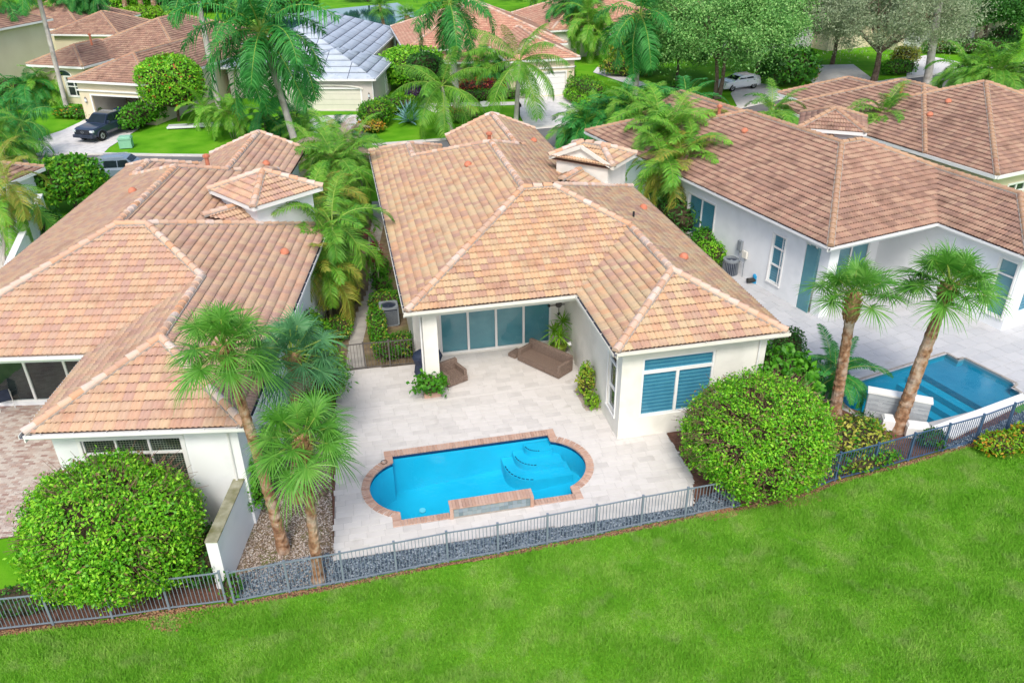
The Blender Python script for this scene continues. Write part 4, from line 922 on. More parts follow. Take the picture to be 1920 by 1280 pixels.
# coping bricks
pool=thing('swimming_pool','turquoise roman-ended pool with brick coping behind the middle house','pool',(PC[0],PC[1],0))
o_=Vector((PC[0],PC[1],0)); po_=np.array(POOL)
cb=MB(); cb.box(-.052,0,-.05,.052,.3,.03,BRICK,.008); cbd=cb.data('coping_brick')
def along(pl,step):
    out=[]; n=len(pl)
    for i in range(n):
        a,b=Vector(pl[i]),Vector(pl[(i+1)%n]); L=(b-a).length; k=max(1,round(L/step)); d=(b-a)/L
        for j in range(k): out.append((a+d*(L*(j+.5)/k),d))
    return out
cnt=0
for p,d in along(POOL,.112):
    if 2.3<p.x<5.2 and p.y<21.7: continue
    nrm=Vector((d.y,-d.x)); rz=math.atan2(nrm.y,nrm.x)-math.pi/2; cnt+=1
    q=p-nrm*.03; link('coping_brick',cbd,pool,loc=(q.x-o_.x,q.y-o_.y,random.uniform(-.002,.002)),rz=rz)
# corner fillers
for c in ((.44,21.44),(6.93,21.44),(6.93,25.5),(.44,25.5)):
    f=MB(); f.box(c[0]-.135-o_.x,c[1]-.135-o_.y,-.05,c[0]+.135-o_.x,c[1]+.135-o_.y,.0285,BRICK,.008); f.build('corner_brick',pool)
sh=MB(); n=len(POOL)
for i in range(n):
    a,b=POOL[i],POOL[(i+1)%n]; A=lambda p,z:(p[0]-o_.x,p[1]-o_.y,z)
    sh.poly([A(a,-.20),A(b,-.20),A(b,-2.2),A(a,-2.2)][::1],PLASTER); sh.poly([A(a,-.01),A(b,-.01),A(b,-.2),A(a,-.2)],PTILE)
fl=[(p[0]-o_.x,p[1]-o_.y) for p in POOL]; tr=tessellate_polygon([[Vector((*p,0)) for p in fl]])
def depth(x): return -1.55+.35*(x/3.5)
sh.raw([(*p,depth(p[0])) for p in fl],[t for t in tr],PLASTER); sh.build('pool_shell',pool)
stp=MB()     # curved corner steps
for k,(rx,ry,z) in enumerate(((1.05,.62,-.32),(1.5,1.15,-.58),(1.95,1.68,-.84))):
    cx,cy_=6.82-o_.x,25.33-o_.y; pts=[(cx-rx+.0,cy_)]
    for a in np.linspace(180,262,10): pts.append((cx-rx*.45+rx*.55*math.cos(R(a))*1.0-.0,cy_-ry*.35+ry*.65*math.sin(R(a))))
    ex=[.0,.32,.55][k]; pts+=[(cx+ex,cy_-ry*1.0+.02),(cx+ex*.9,cy_-.4),(cx,cy_)]
    stp.prism(ccw(pts),-1.6,z,PLASTER)
    for i in range(1,len(pts)-4):
        a,b=Vector(pts[i]),Vector(pts[i+1]); m_=(a+b)/2; stp.bar((*(a.lerp(b,.1)+Vector((.05,.05))),z+.004),(*(a.lerp(b,.8)+Vector((.05,.05))),z+.004),.05,.008,PTILE)
stp.build('pool_steps',pool)
dr=MB()
for x,y in ((1.5,23.9),(1.6,22.3)): dr.tube([(x-o_.x,y-o_.y,-1.70),(x-o_.x,y-o_.y,-1.66)],[.13,.12],TRIM,14)
dr.build('drain_cover',pool)
wt=MB(); wt.poly([(*p,-.13) for p in fl],WATER); wt.build('water',pool)
rw=MB(); rw.box(2.33-o_.x,21.30-o_.y,-.25,5.18-o_.x,21.66-o_.y,.42,MORTAR); rwo=rw.build('raised_wall',pool)
cp=MB(); 
for i in range(26):
    x=2.27+i*.1138; cp.box(x-o_.x,21.27-o_.y,.42,x+.109-o_.x,21.72-o_.y,.475,BRICK,.006)
for x in (2.26,5.11): cp.box(x-o_.x,21.262-o_.y,0,x+.12-o_.x,21.30-o_.y,.42,BRICK)
cp.build('wall_cap',rwo)
gt=MB(); gt.box(0,0,0,.152,.012,.152,GTILE,.0); gtd=gt.data('glass_tile')
for i in range(17):
    for j in range(2): link('glass_tile',gtd,rwo,loc=(2.41+i*.159-o_.x,21.285-o_.y,.07+j*.162))
hs=MB(); hs.tube([(.27+.12*math.cos(a)-o_.x,24.93+.12*math.sin(a)-o_.y,.06) for a in np.linspace(0,6.1,14)],[.012]*14,DARK,5); hs.build('handle_ring',pool)
# ---------------------------------------------------------------- right-hand pool
p2=thing('swimming_pool','dark-shelved angular pool beside the white villa on the right','pool',(23,25,0)); o2=Vector((23,25,0)); n=len(P2)
s2=MB()
for i in range(n):
    a,b=P2[i],P2[(i+1)%n]; A=lambda p,z:(p[0]-23,p[1]-25,z)
    s2.poly([A(a,-.22),A(b,-.22),A(b,-1.6),A(a,-1.6)],PLASTERG); s2.poly([A(a,.0),A(b,.0),A(b,-.22),A(a,-.22)],GTILE)
fl2=[(p[0]-23,p[1]-25) for p in P2]; tr=tessellate_polygon([[Vector((*p,0)) for p in fl2]]); s2.raw([(*p,-1.5) for p in fl2],list(tr),PLASTERG); s2.build('pool_shell',p2)
SHELF=mat('shelf_plaster',(.10,.22,.30),(.14,.27,.35),rough=.7,nscale=1)
d13=Vector((math.cos(R(-77)),math.sin(R(-77)),0)); e13=Vector((math.cos(R(13)),math.sin(R(13)),0)); t0=gp(1732,685)
for k in range(4):
    q0=t0-e13*(.5*k)-d13*.6; s=MB(); 
    a=q0-o2; b=a+d13*5.3; c=b+e13*(.46 if k else 3.3); e_=a+e13*(.46 if k else 3.3)
    pts=[(a.x,a.y),(b.x,b.y),(c.x,c.y),(e_.x,e_.y)]
    inside=[p for p in pts]
    s.prism(ccw(pts),-1.5,-.38-.26*k,SHELF if k==0 else PLASTERG); s.build('pool_steps' if k else 'sun_shelf',p2)
w2=MB(); w2.poly([(*p,-.10) for p in fl2],WATER); w2.build('water',p2)
c2=MB()
for i in range(n):
    a,b=Vector(P2[i]),Vector(P2[(i+1)%n]); d=(b-a).normalized(); nn=Vector((d.y,-d.x)); w=.10
    c2.raw([(*(p-o2.xy),z) for z in (-.02,.022) for p in (a,b,b+nn*w,a+nn*w)],[(4,7,6,5),(0,1,5,4),(1,2,6,5),(2,3,7,6)],MORTAR)
c2.build('mosaic_edge',p2)
lip=px((1917,738),(1746,801),(1787,822),(1925,752)); l2=MB(); l2.prism(ccw([(x-23,y-25) for x,y in lip]),-.05,.05,TRIM); l2.build('spill_edge',p2)
wa,wb=gp(1619,779),gp(1734,801); dv=(wb-wa); Lw=dv.length; rz=math.atan2(dv.y,dv.x)
fw=thing('water_wall','grey ledgerstone water wall with white cap at the right-hand pool','wall',wa,rz); g=MB(); g.box(0,.02,-.2,Lw,.32,1.12,TRIM); g.build('wall_core',fw)
cc=MB(); cc.box(-.05,-.05,1.12,Lw+.05,.40,1.20,TRIM); cc.build('cap',fw)
lg=MB(); lg.box(0,-.02,0,.42,.015,.062,STONE,.0); lgd=lg.data('ledger_strip')
for j in range(17):
    x=-(j%3)*.14
    while x<Lw:
        if x>=0 and x+.42<=Lw+.02: link('ledger_strip',lgd,fw,loc=(x,random.uniform(-.008,.0),j*.066))
        else:
            e0,e1=max(x,0),min(x+.42,Lw); 
            if e1-e0>.05: q=MB(); q.box(e0,-.02,j*.066,e1,.015,j*.066+.062,STONE); q.build('ledger_strip',fw)
        x+=.43
# deck of the right villa
D2=ccw(px((1395,536),(1640,500),(1925,640),(2050,700),(2050,775),(1917,738))+[P2[0]]+px((1560,735),(1530,755),(1500,720),(1470,640),(1440,610)))
D2=ccw([(20.2,38.6),(28,38),(33.5,34),(33.5,28.5),(38,28.5),(38,23.8),(27.35,23.4),(21.3,22.6),(19.6,23.4),(18.9,24.8),(17.9,26.8),(17.2,28.6),(16.6,31.5),(18.2,34.2)])
dk2=thing('pool_deck',None,None); dk2['kind']='structure'
sheet('deck_base',D2,[P2],-.02,JOINTW,parent=dk2)
grid('large_paver',dk2,D2,.9,.6,13,PAVERW,-.005,gap=.014,holes=[P2],orig=(20,26),seed=9)
rb=px((1768,835),(1800,822),(1868,795),(1930,765),(2000,735),(2010,762),(1900,800),(1785,842)); sheet('rock_bed',ccw(rb),[],-.03,PEB)
# deck of the left villa
D3=ccw([(-16.5,23.6),(-12.3,23.75),(-11.6,27.9),(-9.2,32.0),(-16.5,33.2)])
dk3=thing('pool_deck',None,None); dk3['kind']='structure'
sheet('deck_base',D3,[],-.02,JOINTR,parent=dk3); grid('red_paver',dk3,D3,.24,.12,-9.4,PAVERR,-.004,gap=.006,orig=(-12,24),seed=2,rand=False,split=(2,2))
# stones
scatter_stones('pebbles','blue-black pebbles between the deck and the fence',ps,9000,.045,PEB,-.04,3)
scatter_stones('gravel','brown gravel around the palm trunks left of the deck',gb,15000,.032,PEBB,-.04,4)
scatter_stones('rock_mulch','blue-grey rocks outside the right-hand pool edge',ccw(rb),2200,.05,PEB,-.03,6)
mul=[(p.x,p.y-.02) for p in FPL+FPM+GAPF[1:]+FPR[1:]]; strip=ccw(mul+[(x,y-.12-.12*abs(math.sin(x*1.7))) for x,y in mul[::-1]])
sheet('mulch_strip',strip,[],-.040,MULCH)
scatter_stones('leaf_litter','brown leaf litter along the foot of the fence',strip,5200,.035,LITTER,-.035,8,flat=.3)
scatter_stones('leaf_litter','fallen brown leaves under the big round bush on the left',ccw([(-7.6,19.3),(-4.9,19.1),(-5,18.6),(-6.4,18.3),(-7.2,18.6)]),420,.05,LITTER,-.03,9,flat=.3)
scatter_stones('leaf_litter','red-brown mulch beside the big round bush right of the deck',ccw([(10.6,19.75),(12.,19.7),(12,19.3),(10.8,19.2)]+[]),600,.045,LITTER,-.03,10,flat=.4)
scatter_stones('leaf_litter','red-brown leaves at the end of the blue fence',ccw([(13.8,19.9),(15.3,19.75),(15.2,19.3),(13.9,19.2)]),500,.045,LITTER,-.03,12,flat=.4)
# fences
fence('grey picket fence behind the pebble strip of the middle pool',FPM,METAL)
fence('grey picket fence below the big round bush on the left',FPL,METAL)
fence('blue-grey picket fence curving past the right-hand pool',FPR,METALB)
GF=[(-1.15,32.12),(-.02,32.1),(1.1,32.05),(2.2,31.98)]
g=fence('bronze gate and picket fence across the side path',GF,BRONZE,h=1.35,step=.14,name='side_gate'); g['category']='gate'
# privacy wall of the left house
pw=thing('privacy_wall','white garden wall with mossy top beside the left house','wall',(-4.97,19.72,0),0)
a=Vector((0,0)); b=Vector((.62,2.95)); d=(b-a).normalized(); nn=Vector((-d.y,d.x))*.36; g=MB(); g.prism(ccw([tuple(a),tuple(b),tuple(b+nn),tuple(a+nn)]),-.1,1.88,WHITE); g.build('wall_body',pw)
g=MB(); g.prism(ccw([tuple(a-d*.02-nn*.04),tuple(b),tuple(b+nn*1.04),tuple(a+nn*1.04-d*.02)]),1.881,1.93,MOSS); g.build('wall_cap',pw)
# ---------------------------------------------------------------- the villas
villa('cream villa with peach tile roof behind the roman pool',(8.93,28.91),0,0,CREAM,TILE_A,CAP_A,trim=TRIMC,opts=('main',))
villa('white villa with rose tile roof at the left, grilled rear window',(-9.77,28.05),-9.4,.1,WHITE,TILE_L,CAP_A,xl=2.05,tower='hip',tpos=(13.08,40.77),opts=('left',))
villa('white villa with brown tile roof beside the angular pool',(28.9,32.9),13,-.15,WHITE,TILE_B,CAP_B,tower='hip',tpos=(12.2,39.9),opts=('right',))
# ---------------------------------------------------------------- houses further off
def bghouse(label,pos,deg,boxes,wm,tm,cm,trim=TRIM,ov=.42,garage=None,wins=(),w=.34,L=.36,seg=4,extra=None,band=False,s=.4167,noroof=False,vents=()):
    """boxes: (x0,y0,x1,y1,eave[,gables]) in the house's own axes; garage: (x0,x1,h,kind) on the front of box 0"""
    root=thing('house',label,'house',(pos[0],pos[1],0),R(deg))
    F=[];K=[];wb=MB();fs=MB()
    for i,bx in enumerate(boxes):
        x0,y0,x1,y1,e=bx[:5]; f,k=hiprect(x0,y0,x1,y1,e,s,bx[5] if len(bx)>5 else ()); F+=f;K+=k
        c=[(x0+ov,y0+ov),(x1-ov,y0+ov),(x1-ov,y1-ov),(x0+ov,y1-ov)]
        for q in range(4):
            holes=[]
            if i==0 and q==0 and garage: holes=[(garage[0]-ov-x0,garage[1]-ov-x0,.02,garage[2])]
            holes+= [h for j,qq,h in wins if j==i and qq==q]
            wall(wb,c[q],c[(q+1)%4],-.1,e-.1,wm,holes,depth=.18)
            for j,qq,h in wins:
                if j==i and qq==q: window(root,c[q],c[(q+1)%4],h,mull=[((h[0]+h[1])/2,True)],trans=[h[3]-.5,(h[2]+h[3])/2] ,fw=.07,blind=DARK,trim=.1)
        ec=[(x0,y0),(x1,y0),(x1,y1),(x0,y1)]
        for q in range(4):
            a,b=Vector((*ec[q],e-.1)),Vector((*ec[(q+1)%4],e-.1)); d=(b-a).normalized(); n=Vector((d.y,-d.x,0)); fs.bar(a+n*.06,b+n*.06,.12,.2,trim)
        fs.poly([(*p,e-.16) for p in ec[::-1]],trim)
    wb.build('wall',root); fs.build('fascia',root)
    if noroof:
        roof(root,F,K,LEAD,SEAM,w=2.6,L=1.05,seg=1,nobj=140,capobj=False,roll=0.,gap=.07,under=SEAM,tilename='membrane_sheet',jit=.012).children
        for o in list([c for c in root.children if c.name.startswith('roof')][0].children):
            if o.name.startswith(('ridge_cap','mortar')): bpy.data.objects.remove(o)
    else: roof(root,F,K,tm,cm,w=w,L=L,seg=seg,nobj=0,capobj=False)
    if garage:
        x0,y0=boxes[0][:2]; g0,g1,gh,kind=garage; y=y0+ov
        fr=MB(); t=.14
        fr.box(g0-t,y-.05,0,g0,y-.002,gh+t,trim); fr.box(g1,y-.05,0,g1+t,y-.002,gh+t,trim); fr.box(g0,y-.05,gh,g1,y-.002,gh+t,trim); fr.build('garage_frame',root)
        if kind!='open':
            gd=MB(); npn=4; 
            for k in range(npn): gd.box(g0+.01,y+.12,.02+k*gh/npn,g1-.01,y+.16,.02+(k+1)*gh/npn-.02,kind)
            gd.box(g0,y+.165,.0,g1,y+.17,gh,SEAM); gd.build('garage_door',root)
    if band:
        x0,y0,x1,y1,e=boxes[0][:5]; bb=MB(); 
        bb.box(x0+ov-.12,y0+ov-.14,band,x1-ov+.12,y0+ov-.002,band+.13,trim); bb.box(x1-ov+.002,y0+ov-.14,band,x1-ov+.13,y0+5,band+.13,trim); bb.build('cornice',root)
    for x,y,z in vents: vent_pipe(root,(x,y,z),h=.8)
    return root
def sconce(parent,x,y,z):
    s=MB(); s.box(x-.03,y-.10,z-.1,x+.03,y,z+.1,BRONZE); s.tube([(x,y-.14,z-.28),(x,y-.14,z-.2),(x,y-.14,z+.12),(x,y-.14,z+.26)],[.03,.11,.09,.02],BRONZE,8); s.tube([(x,y-.14,z-.17),(x,y-.14,z+.1)],[.115,.095],HLIGHT,8); s.build('wall_lantern',parent)
h4=bghouse('beige house with brown hip roof at the far right, behind the white villa',(36.9,38.4),13,[(0,0,15.1,15.2,4.2),(.01,5,11.8,18.8,4.2),(3.6,12,10.8,22.5,4.15),(8,1,22,13,4.1)],BEIGE,TILE_B,CAP_B,garage=None,vents=[(4.6,11.6,5.9)],wins=[(0,0,(1.6,3.2,.8,3.2))])
for x,y in ((3.2,7.8),(4.8,7.9),(3.9,12.)): vent_hood(h4,(x,y,4.2+.4167*x))
tl=bghouse('beige house with open cluttered garage across the street',(-24,84.2),-27,[(0,0,8.6,18,3.75),(-9.9,5.7,-3.2,16,3.75),(-9,10,5.2,28,3.8)],BEIGE,TILE_B,CAP_B,garage=(1.7,7.1,2.35,'open'),band=2.75,wins=[(1,0,(3.4,5.2,.7,2.6))],vents=[(-5.,9.8,5.3)])
sconce(tl,1.05,.42,1.95); sconce(tl,7.7,.42,1.95)
ar=MB(); ar.tube([(-6.1+.9*math.cos(a)-.0,6.08,2.72+.55*math.sin(a)) for a in np.linspace(0,math.pi,12)],[.05]*12,TRIM,5); ar.poly([(-6.1+.9*math.cos(a),6.115,2.72+.55*math.sin(a)) for a in np.linspace(math.pi,0,14)][::-1],CARGL); ar.build('arched_window',tl)
gi=MB()   # garage interior: floor, back wall, shelf boards
gi.box(1.2,.8,.0,7.6,6.4,.02,CONC); gi.poly([(1.2,6.4,0),(7.6,6.4,0),(7.6,6.4,3),(1.2,6.4,3)],TRIMC); gi.poly([(1.2,.8,0),(1.2,6.4,0),(1.2,6.4,3),(1.2,.8,3)],TRIMC); gi.poly([(7.6,6.4,0),(7.6,.8,0),(7.6,.8,3),(7.6,6.4,3)],TRIMC); gi.build('garage_interior',tl)
wh=bghouse('taupe house with grey membrane roof and cream garage door',(3.9,80.7),-15,[(-9.6,0,0,10.2,3.1),(-17,5.5,-2.7,31,3.15)],TAUPE,TILE_A,CAP_A,garage=(-7.2,-1.6,2.05,mat('door_cream',(.70,.67,.56),(.74,.71,.60),rough=.5,nscale=2)),noroof=True,wins=[(1,1,(4.,4.7,.8,2.3)),(1,1,(6.5,6.9,.3,2.5)),(0,1,(6.4,7.4,.4,1.9))])
sconce(wh,-.75,.42,1.5)
q=MB(); q.tube([(-.35,.38,3.),(-.35,.36,.1)],[.05,.05],TRIM,6); q.build('downspout',wh)
q=MB(); q.tube([(-4.4+3.05*math.cos(a),.36,2.02+.42*math.sin(a)) for a in np.linspace(0,math.pi,14)],[.10]*14,TRIMC,5); q.build('arch_moulding',wh)
ce=bghouse('beige house with white garage door and red tile roof',(24.9,82.7),0,[(-7.6,0,0,15,3.75),(-17,8.4,1,26,3.8),(-13,5.5,-7,12,2.9)],BEIGE,TILE_C,CAP_A,garage=(-6.2,-1.35,2.35,TRIM),band=2.75)
bghouse('cream two-storey house at the top left corner',(-46,100),-27,[(-14,2,10,14,6.3),(-16,-8,4,4,3.2)],BEIGE,TILE_B,CAP_B,wins=[(0,0,(20.5,22,3.9,5.6)),(0,0,(14,16,3.9,5.6))],vents=[(1,-3,4.2)])
bghouse('low cream house with brown roof behind the palm grove',(-34,116),-20,[(0,0,9.5,10,3.6),(-12,4,2,18,3.6)],BEIGE,TILE_B,CAP_B)
l0=bghouse('white neighbouring house cut by the left edge',(-18.9,56.2),-24,[(-13,-14,0,0,3.5)],WHITE,TILE_B,CAP_B,ov=.5)
bghouse('house with red tile roof glimpsed between the royal palms',(36,104),8,[(-9,0,9,16,3.4)],TRIMC,TILE_C,CAP_A)
bghouse('cream house with grey garage door behind the oaks at the top right',(84,97),12,[(-12,2,0,16,3.4),(0,0,8,14,3.3),(-20,6,-10,18,3.4)],BEIGE,TILE_B,CAP_B,garage=(-10.6,-4.6,2.3,mat('door_grey',(.5,.54,.52),(.55,.58,.56),rough=.5,nscale=2)))
bghouse('pale house half hidden behind the grey-green oaks',(58,101),8,[(-11,0,8,14,3.4)],WHITE,TILE_C,CAP_A,garage=(-7,-2,2.3,TRIM))
# courtyard wall between the two left houses
cw=thing('courtyard_wall','pale green-white courtyard wall with plants in front, left edge','wall',(0,0,0)); g=MB()
a,b=gp(112,505),gp(-20,560); a2,b2=gp(30,330),gp(112,505)
g=MB(); a,b=Vector((-19.0,54.5,0)),Vector((-17.2,41,0)); g.bar(a+Vector((0,0,1.)),b+Vector((0,0,1.)),.25,2.4,WHITE); g.bar(a+Vector((0,0,2.26)),b+Vector((0,0,2.26)),.36,.1,TRIM); g.build('wall_body',cw)
sheet('side_terrace',ccw([(-23,33),(-15.7,33),(-16.2,55),(-26,56)]),[],-.04,CONC)
# ---------------------------------------------------------------- wicker furniture
def wicker_box(mb,x0,y0,z0,x1,y1,z1,m=WICK): mb.box(x0,y0,z0,x1,y1,z1,m,.02)
def seat(name,label,cat,c,rz,L,D,bh=.82,ah=.62,aw=.16,sh=.36,arms=(1,1)):
    o=thing(name,label,cat,(c.x,c.y,.003),rz)
    b=MB(); wicker_box(b,0,0,.04,L,D,sh-.05); b.build('base',o)
    s=MB(); n=int((L-.3)/.07)
    for i in range(n): x=.16+i*(L-.32)/n; s.box(x,-.012,sh-.05,x+(L-.32)/n-.012,D-.2,sh,WICK,.008)
    s.build('seat',o)
    k=MB(); wicker_box(k,0,D-.18,sh-.05,L,D,bh); k.build('backrest',o)
    for i,(x0,x1) in enumerate(((0,aw),(L-aw,L))):
        if arms[i]: a=MB(); wicker_box(a,x0,.05,sh-.05,x1,D-.185,ah); a.build('armrest',o)
    v=MB()
    for i in range(int(L/.09)): x=.03+i*.09; v.box(x,-.012,.05,x+.035,-.001,sh-.08,WICK)
    v.build('apron_weave',o)
    f=MB()
    for x,y in ((.08,.08),(L-.08,.08),(.08,D-.08),(L-.08,D-.08)): f.box(x-.03,y-.03,0,x+.03,y+.03,.045,BRONZE)
    f.build('foot',o); return o
A,Cc=gp(957,670.5),gp(1046,712); dv=(Cc-A); L=dv.length
# long axis from the door end to the deck end, back towards the wing wall
seat('outdoor_sofa','long brown wicker sofa on the covered patio','sofa',Vector((6.86,31.2,0)),math.atan2(29.18-31.22,8.26-6.84),2.46,.98)
ot=thing('footstool','low brown wicker stool at the far end of the sofa','stool',(6.52,31.68,0.003),R(-55)); g=MB(); wicker_box(g,0,0,.03,.42,.6,.2); g.build('base',ot); g=MB(); g.box(.03,.03,.2,.39,.57,.225,WICK); g.build('top',ot)
seat('outdoor_armchair','brown wicker armchair beside the white column','armchair',Vector((3.40,29.57,0)),R(24),1.03,1.0,bh=.78,ah=.6,aw=.15,arms=(1,1))
# covered grill
gr=thing('covered_grill','grill under a navy blue cover behind the patio column','grill',(2.72,31.1,.003),0); g=MB(); vs=[];n=20
prof=[(0,.60,.36),(.25,.57,.34),(.55,.54,.33),(.85,.66,.38),(.98,.62,.36),(1.12,.42,.26),(1.18,.18,.10)]
for z,a,b in prof:
    for i in range(n):
        t=2*math.pi*i/n; c,s=math.cos(t),math.sin(t); k=(abs(c)**3.2+abs(s)**3.2)**(-1/3.2); w=1+.05*math.sin(i*2.3+z*3)*(1-z*.5); vs.append((a*c*k*w,b*s*k*w,z))
g.raw(vs,[(j*n+i,j*n+(i+1)%n,(j+1)*n+(i+1)%n,(j+1)*n+i) for j in range(len(prof)-1) for i in range(n)]+[tuple((len(prof)-1)*n+i for i in range(n))],NAVY); g.build('cover',gr)
# patio ornaments
po=thing('plant_pot','olive green glazed pot in the patio corner','pot',(8.85,31.35,.003)); g=MB(); g.tube([(0,0,0),(0,0,.12),(0,0,.45),(0,0,.52),(0,0,.521),(0,0,.46)],[.26,.33,.40,.42,.35,.34],POTG,18); g.tube([(0,0,.44),(0,0,.47)],[.33,.33],PEBB,14); g.build('pot_body',po,smooth=True)
cl=thing('wall_clock','black compass-shaped ornament on the patio wall','ornament',(9.1,32.37,2.05)); g=MB(); g.tube([(0,0,0),(0,-.05,0)],[.16,.14],BRONZE,12)
for i in range(4):
    a=i*math.pi/2; d=Vector((math.cos(a),0,math.sin(a))); g.bar(d*.14+Vector((0,-.03,0)),d*.42+Vector((0,-.03,0)),.03,.03,BRONZE,Vector((0,1,0))); e=Vector((-d.z,0,d.x)); g.raw([tuple(d*.42-e*.09+Vector((0,-.03,0))),tuple(d*.58+Vector((0,-.03,0))),tuple(d*.42+e*.09+Vector((0,-.03,0)))],[(0,1,2),(2,1,0)],BRONZE)
g.build('rays',cl)
wl=thing('ceiling_fan_shade','round tan lampshade under the patio ceiling','lamp',(6.0,30.7,3.55)); g=MB(); g.tube([(0,0,0),(0,0,.04),(0,0,.14),(0,0,.2)],[.30,.36,.34,.2],BOOT,18); g.tube([(0,0,.2),(0,0,.5)],[.02,.02],BRONZE,6); g.build('shade',wl)
ls=thing('wall_light','small white lamp low on the patio side wall','lamp',(9.36,31.1,.62)); g=MB(); g.tube([(-.16,0,0),(0,0,.02)],[.09,.11],TRIM,10); g.build('lamp_body',ls)
# ---------------------------------------------------------------- air conditioners
def ac_square(label,loc,rz,s=.92,h=.98):
    o=thing('ac_unit',label,'air conditioner',loc,rz,'air conditioners'); b=MB(); b.box(.05,.05,.05,s-.05,s-.05,h-.06,ACD); b.build('coil',o)
    f=MB()
    for x in (.0,s-.07):
        for y in (0,s-.07): f.box(x,y,0,x+.07,y+.07,h-.05,ACM)
    f.box(0,0,0,s,s,.05,ACM)
    n=28; r=s*.40; c=s/2; ring=[(c+r*math.cos(2*math.pi*i/n),c+r*math.sin(2*math.pi*i/n)) for i in range(n)]
    sq=[]
    for i in range(n):
        a=2*math.pi*i/n; k=(abs(math.cos(a))**9+abs(math.sin(a))**9)**(-1/9)*s/2*1.01; sq.append((c+k*math.cos(a),c+k*math.sin(a)))
    f.raw([(*p,h) for p in ring]+[(*p,h) for p in sq]+[(*p,h-.07) for p in sq]+[(*p,h-.09) for p in ring],[(i,n+i,n+(i+1)%n,(i+1)%n) for i in range(n)]+[(n+i,2*n+i,2*n+(i+1)%n,n+(i+1)%n) for i in range(n)]+[(3*n+i,i,(i+1)%n,3*n+(i+1)%n) for i in range(n)],ACM); f.build('casing',o)
    l=MB(); l.box(0,0,0,s-.14,.02,.018,ACM); ld=l.data('louvre')
    for k in range(13):
        z=.1+k*(h-.22)/13
        for q in range(4):
            m=Matrix.Translation((s/2,s/2,0))@Matrix.Rotation(q*math.pi/2,4,'Z')@Matrix.Translation((-s/2+.07,-s/2+.005,z)); link('louvre',ld,o,mat4=m)
    fn=MB(); fn.tube([(c,c,h-.12),(c,c,h-.06)],[.07,.06],ACM,10); fn.tube([(c,c,h-.22),(c,c,h-.2)],[r,r],ACD,20)
    for i in range(4):
        a=i*math.pi/2; d=Vector((math.cos(a),math.sin(a),0)); e=Vector((-d.y,d.x,0)); p=Vector((c,c,h-.12)); fn.raw([tuple(p+d*.06-e*.04),tuple(p+d*r*.9-e*.12),tuple(p+d*r*.9+e*.12+Vector((0,0,.05))),tuple(p+d*.06+e*.05)],[(0,1,2,3)],ACD)
    fn.build('fan',o)
    gg=MB()
    for k in range(4): rr=r*(.3+.23*k); gg.tube([(c+rr*math.cos(a),c+rr*math.sin(a),h-.01) for a in np.linspace(0,6.283,20)],[.006]*20,ACD,3,False)
    gg.build('fan_guard',o); return o
def ac_round(label,loc,r=.44,h=.95):
    o=thing('ac_unit',label,'air conditioner',loc,0,'air conditioners'); b=MB(); b.tube([(0,0,0),(0,0,h-.12)],[r*.93,r*.93],ACD,20); b.build('coil',o)
    f=MB(); n=24
    P=lambda rr,z:[(rr*math.cos(2*math.pi*i/n),rr*math.sin(2*math.pi*i/n),z) for i in range(n)]
    f.raw(P(r,h-.14)+P(r*1.02,h-.02)+P(r*.72,h)+P(r*.70,h-.12),[(j*n+i,j*n+(i+1)%n,(j+1)*n+(i+1)%n,(j+1)*n+i) for j in range(3) for i in range(n)],ACM); f.tube([(0,0,0),(0,0,.06)],[r*1.02,r*1.02],ACM,20)
    for i in range(26): a=2*math.pi*i/26; f.bar((r*.97*math.cos(a),r*.97*math.sin(a),.05),(r*.97*math.cos(a),r*.97*math.sin(a),h-.13),.02,.03,ACM,Vector((math.cos(a),math.sin(a),0)))
    f.build('casing',o); g=MB(); g.tube([(0,0,h-.2),(0,0,h-.18)],[r*.7,r*.7],ACD,16); g.tube([(0,0,h-.18),(0,0,h-.08)],[.08,.06],ACM,8); g.build('fan',o); return o
ac_square('square dark grey air conditioner in the hedge beside the path',(.98,35.95,-.03),0)
ac_round('round air conditioner nearer the pool pump, right side yard',gp(1368,512)+Vector((0,0,-.05)))
ac_round('round air conditioner behind another, beside the clipped bushes',gp(1352,478)+Vector((0,0,-.05)))
pm=thing('pool_pump','blue and black pool pump beside the round air conditioners','pump',gp(1400,532)); g=MB(); g.tube([(0,0,.2),(.5,0,.2)],[.13,.13],DARK,10); g.build('motor',pm); g=MB(); g.tube([(.55,.05,.0),(.55,.05,.45),(.55,.05,.55)],[.2,.2,.1],CYANP,12); g.build('filter_tank',pm); g=MB(); g.tube([(.55,.05,.5),(.6,.4,.7),(.75,.75,1.1),(.8,.85,1.7)],[.025]*4,ACM,5); g.tube([(.5,.05,.5),(.45,.5,.9),(.3,.8,1.6)],[.02]*3,ACM,5); g.build('pipe',pm)
eb=thing('meter_box','grey electric meter boxes on the white side wall','meter',(0,0,0)); 
def villa_pt(x,y,z,pos=(28.9,32.9),deg=13,dz=-.15):
    a=R(deg); u,v=x-OX,y-OY; return Vector((pos[0]+u*math.cos(a)-v*math.sin(a),pos[1]+u*math.sin(a)+v*math.cos(a),z+dz))
eb.location=villa_pt(2.25,34.9,0); eb.rotation_euler=(0,0,R(13)); g=MB(); g.box(-.14,.35,1.55,0,.65,2.15,ACM,.02); g.box(-.12,-.15,1.3,0,.2,1.7,TRIMC,.02); g.build('box_body',eb); g=MB(); g.tube([(-.06,.5,1.55),(-.1,.3,1.0),(-.06,0,.9),(-.06,0,1.3)],[.02]*4,ACM,5); g.tube([(-.06,0,1.3),(-.06,0,.1)],[.018]*2,ACM,5); g.build('conduit',eb)
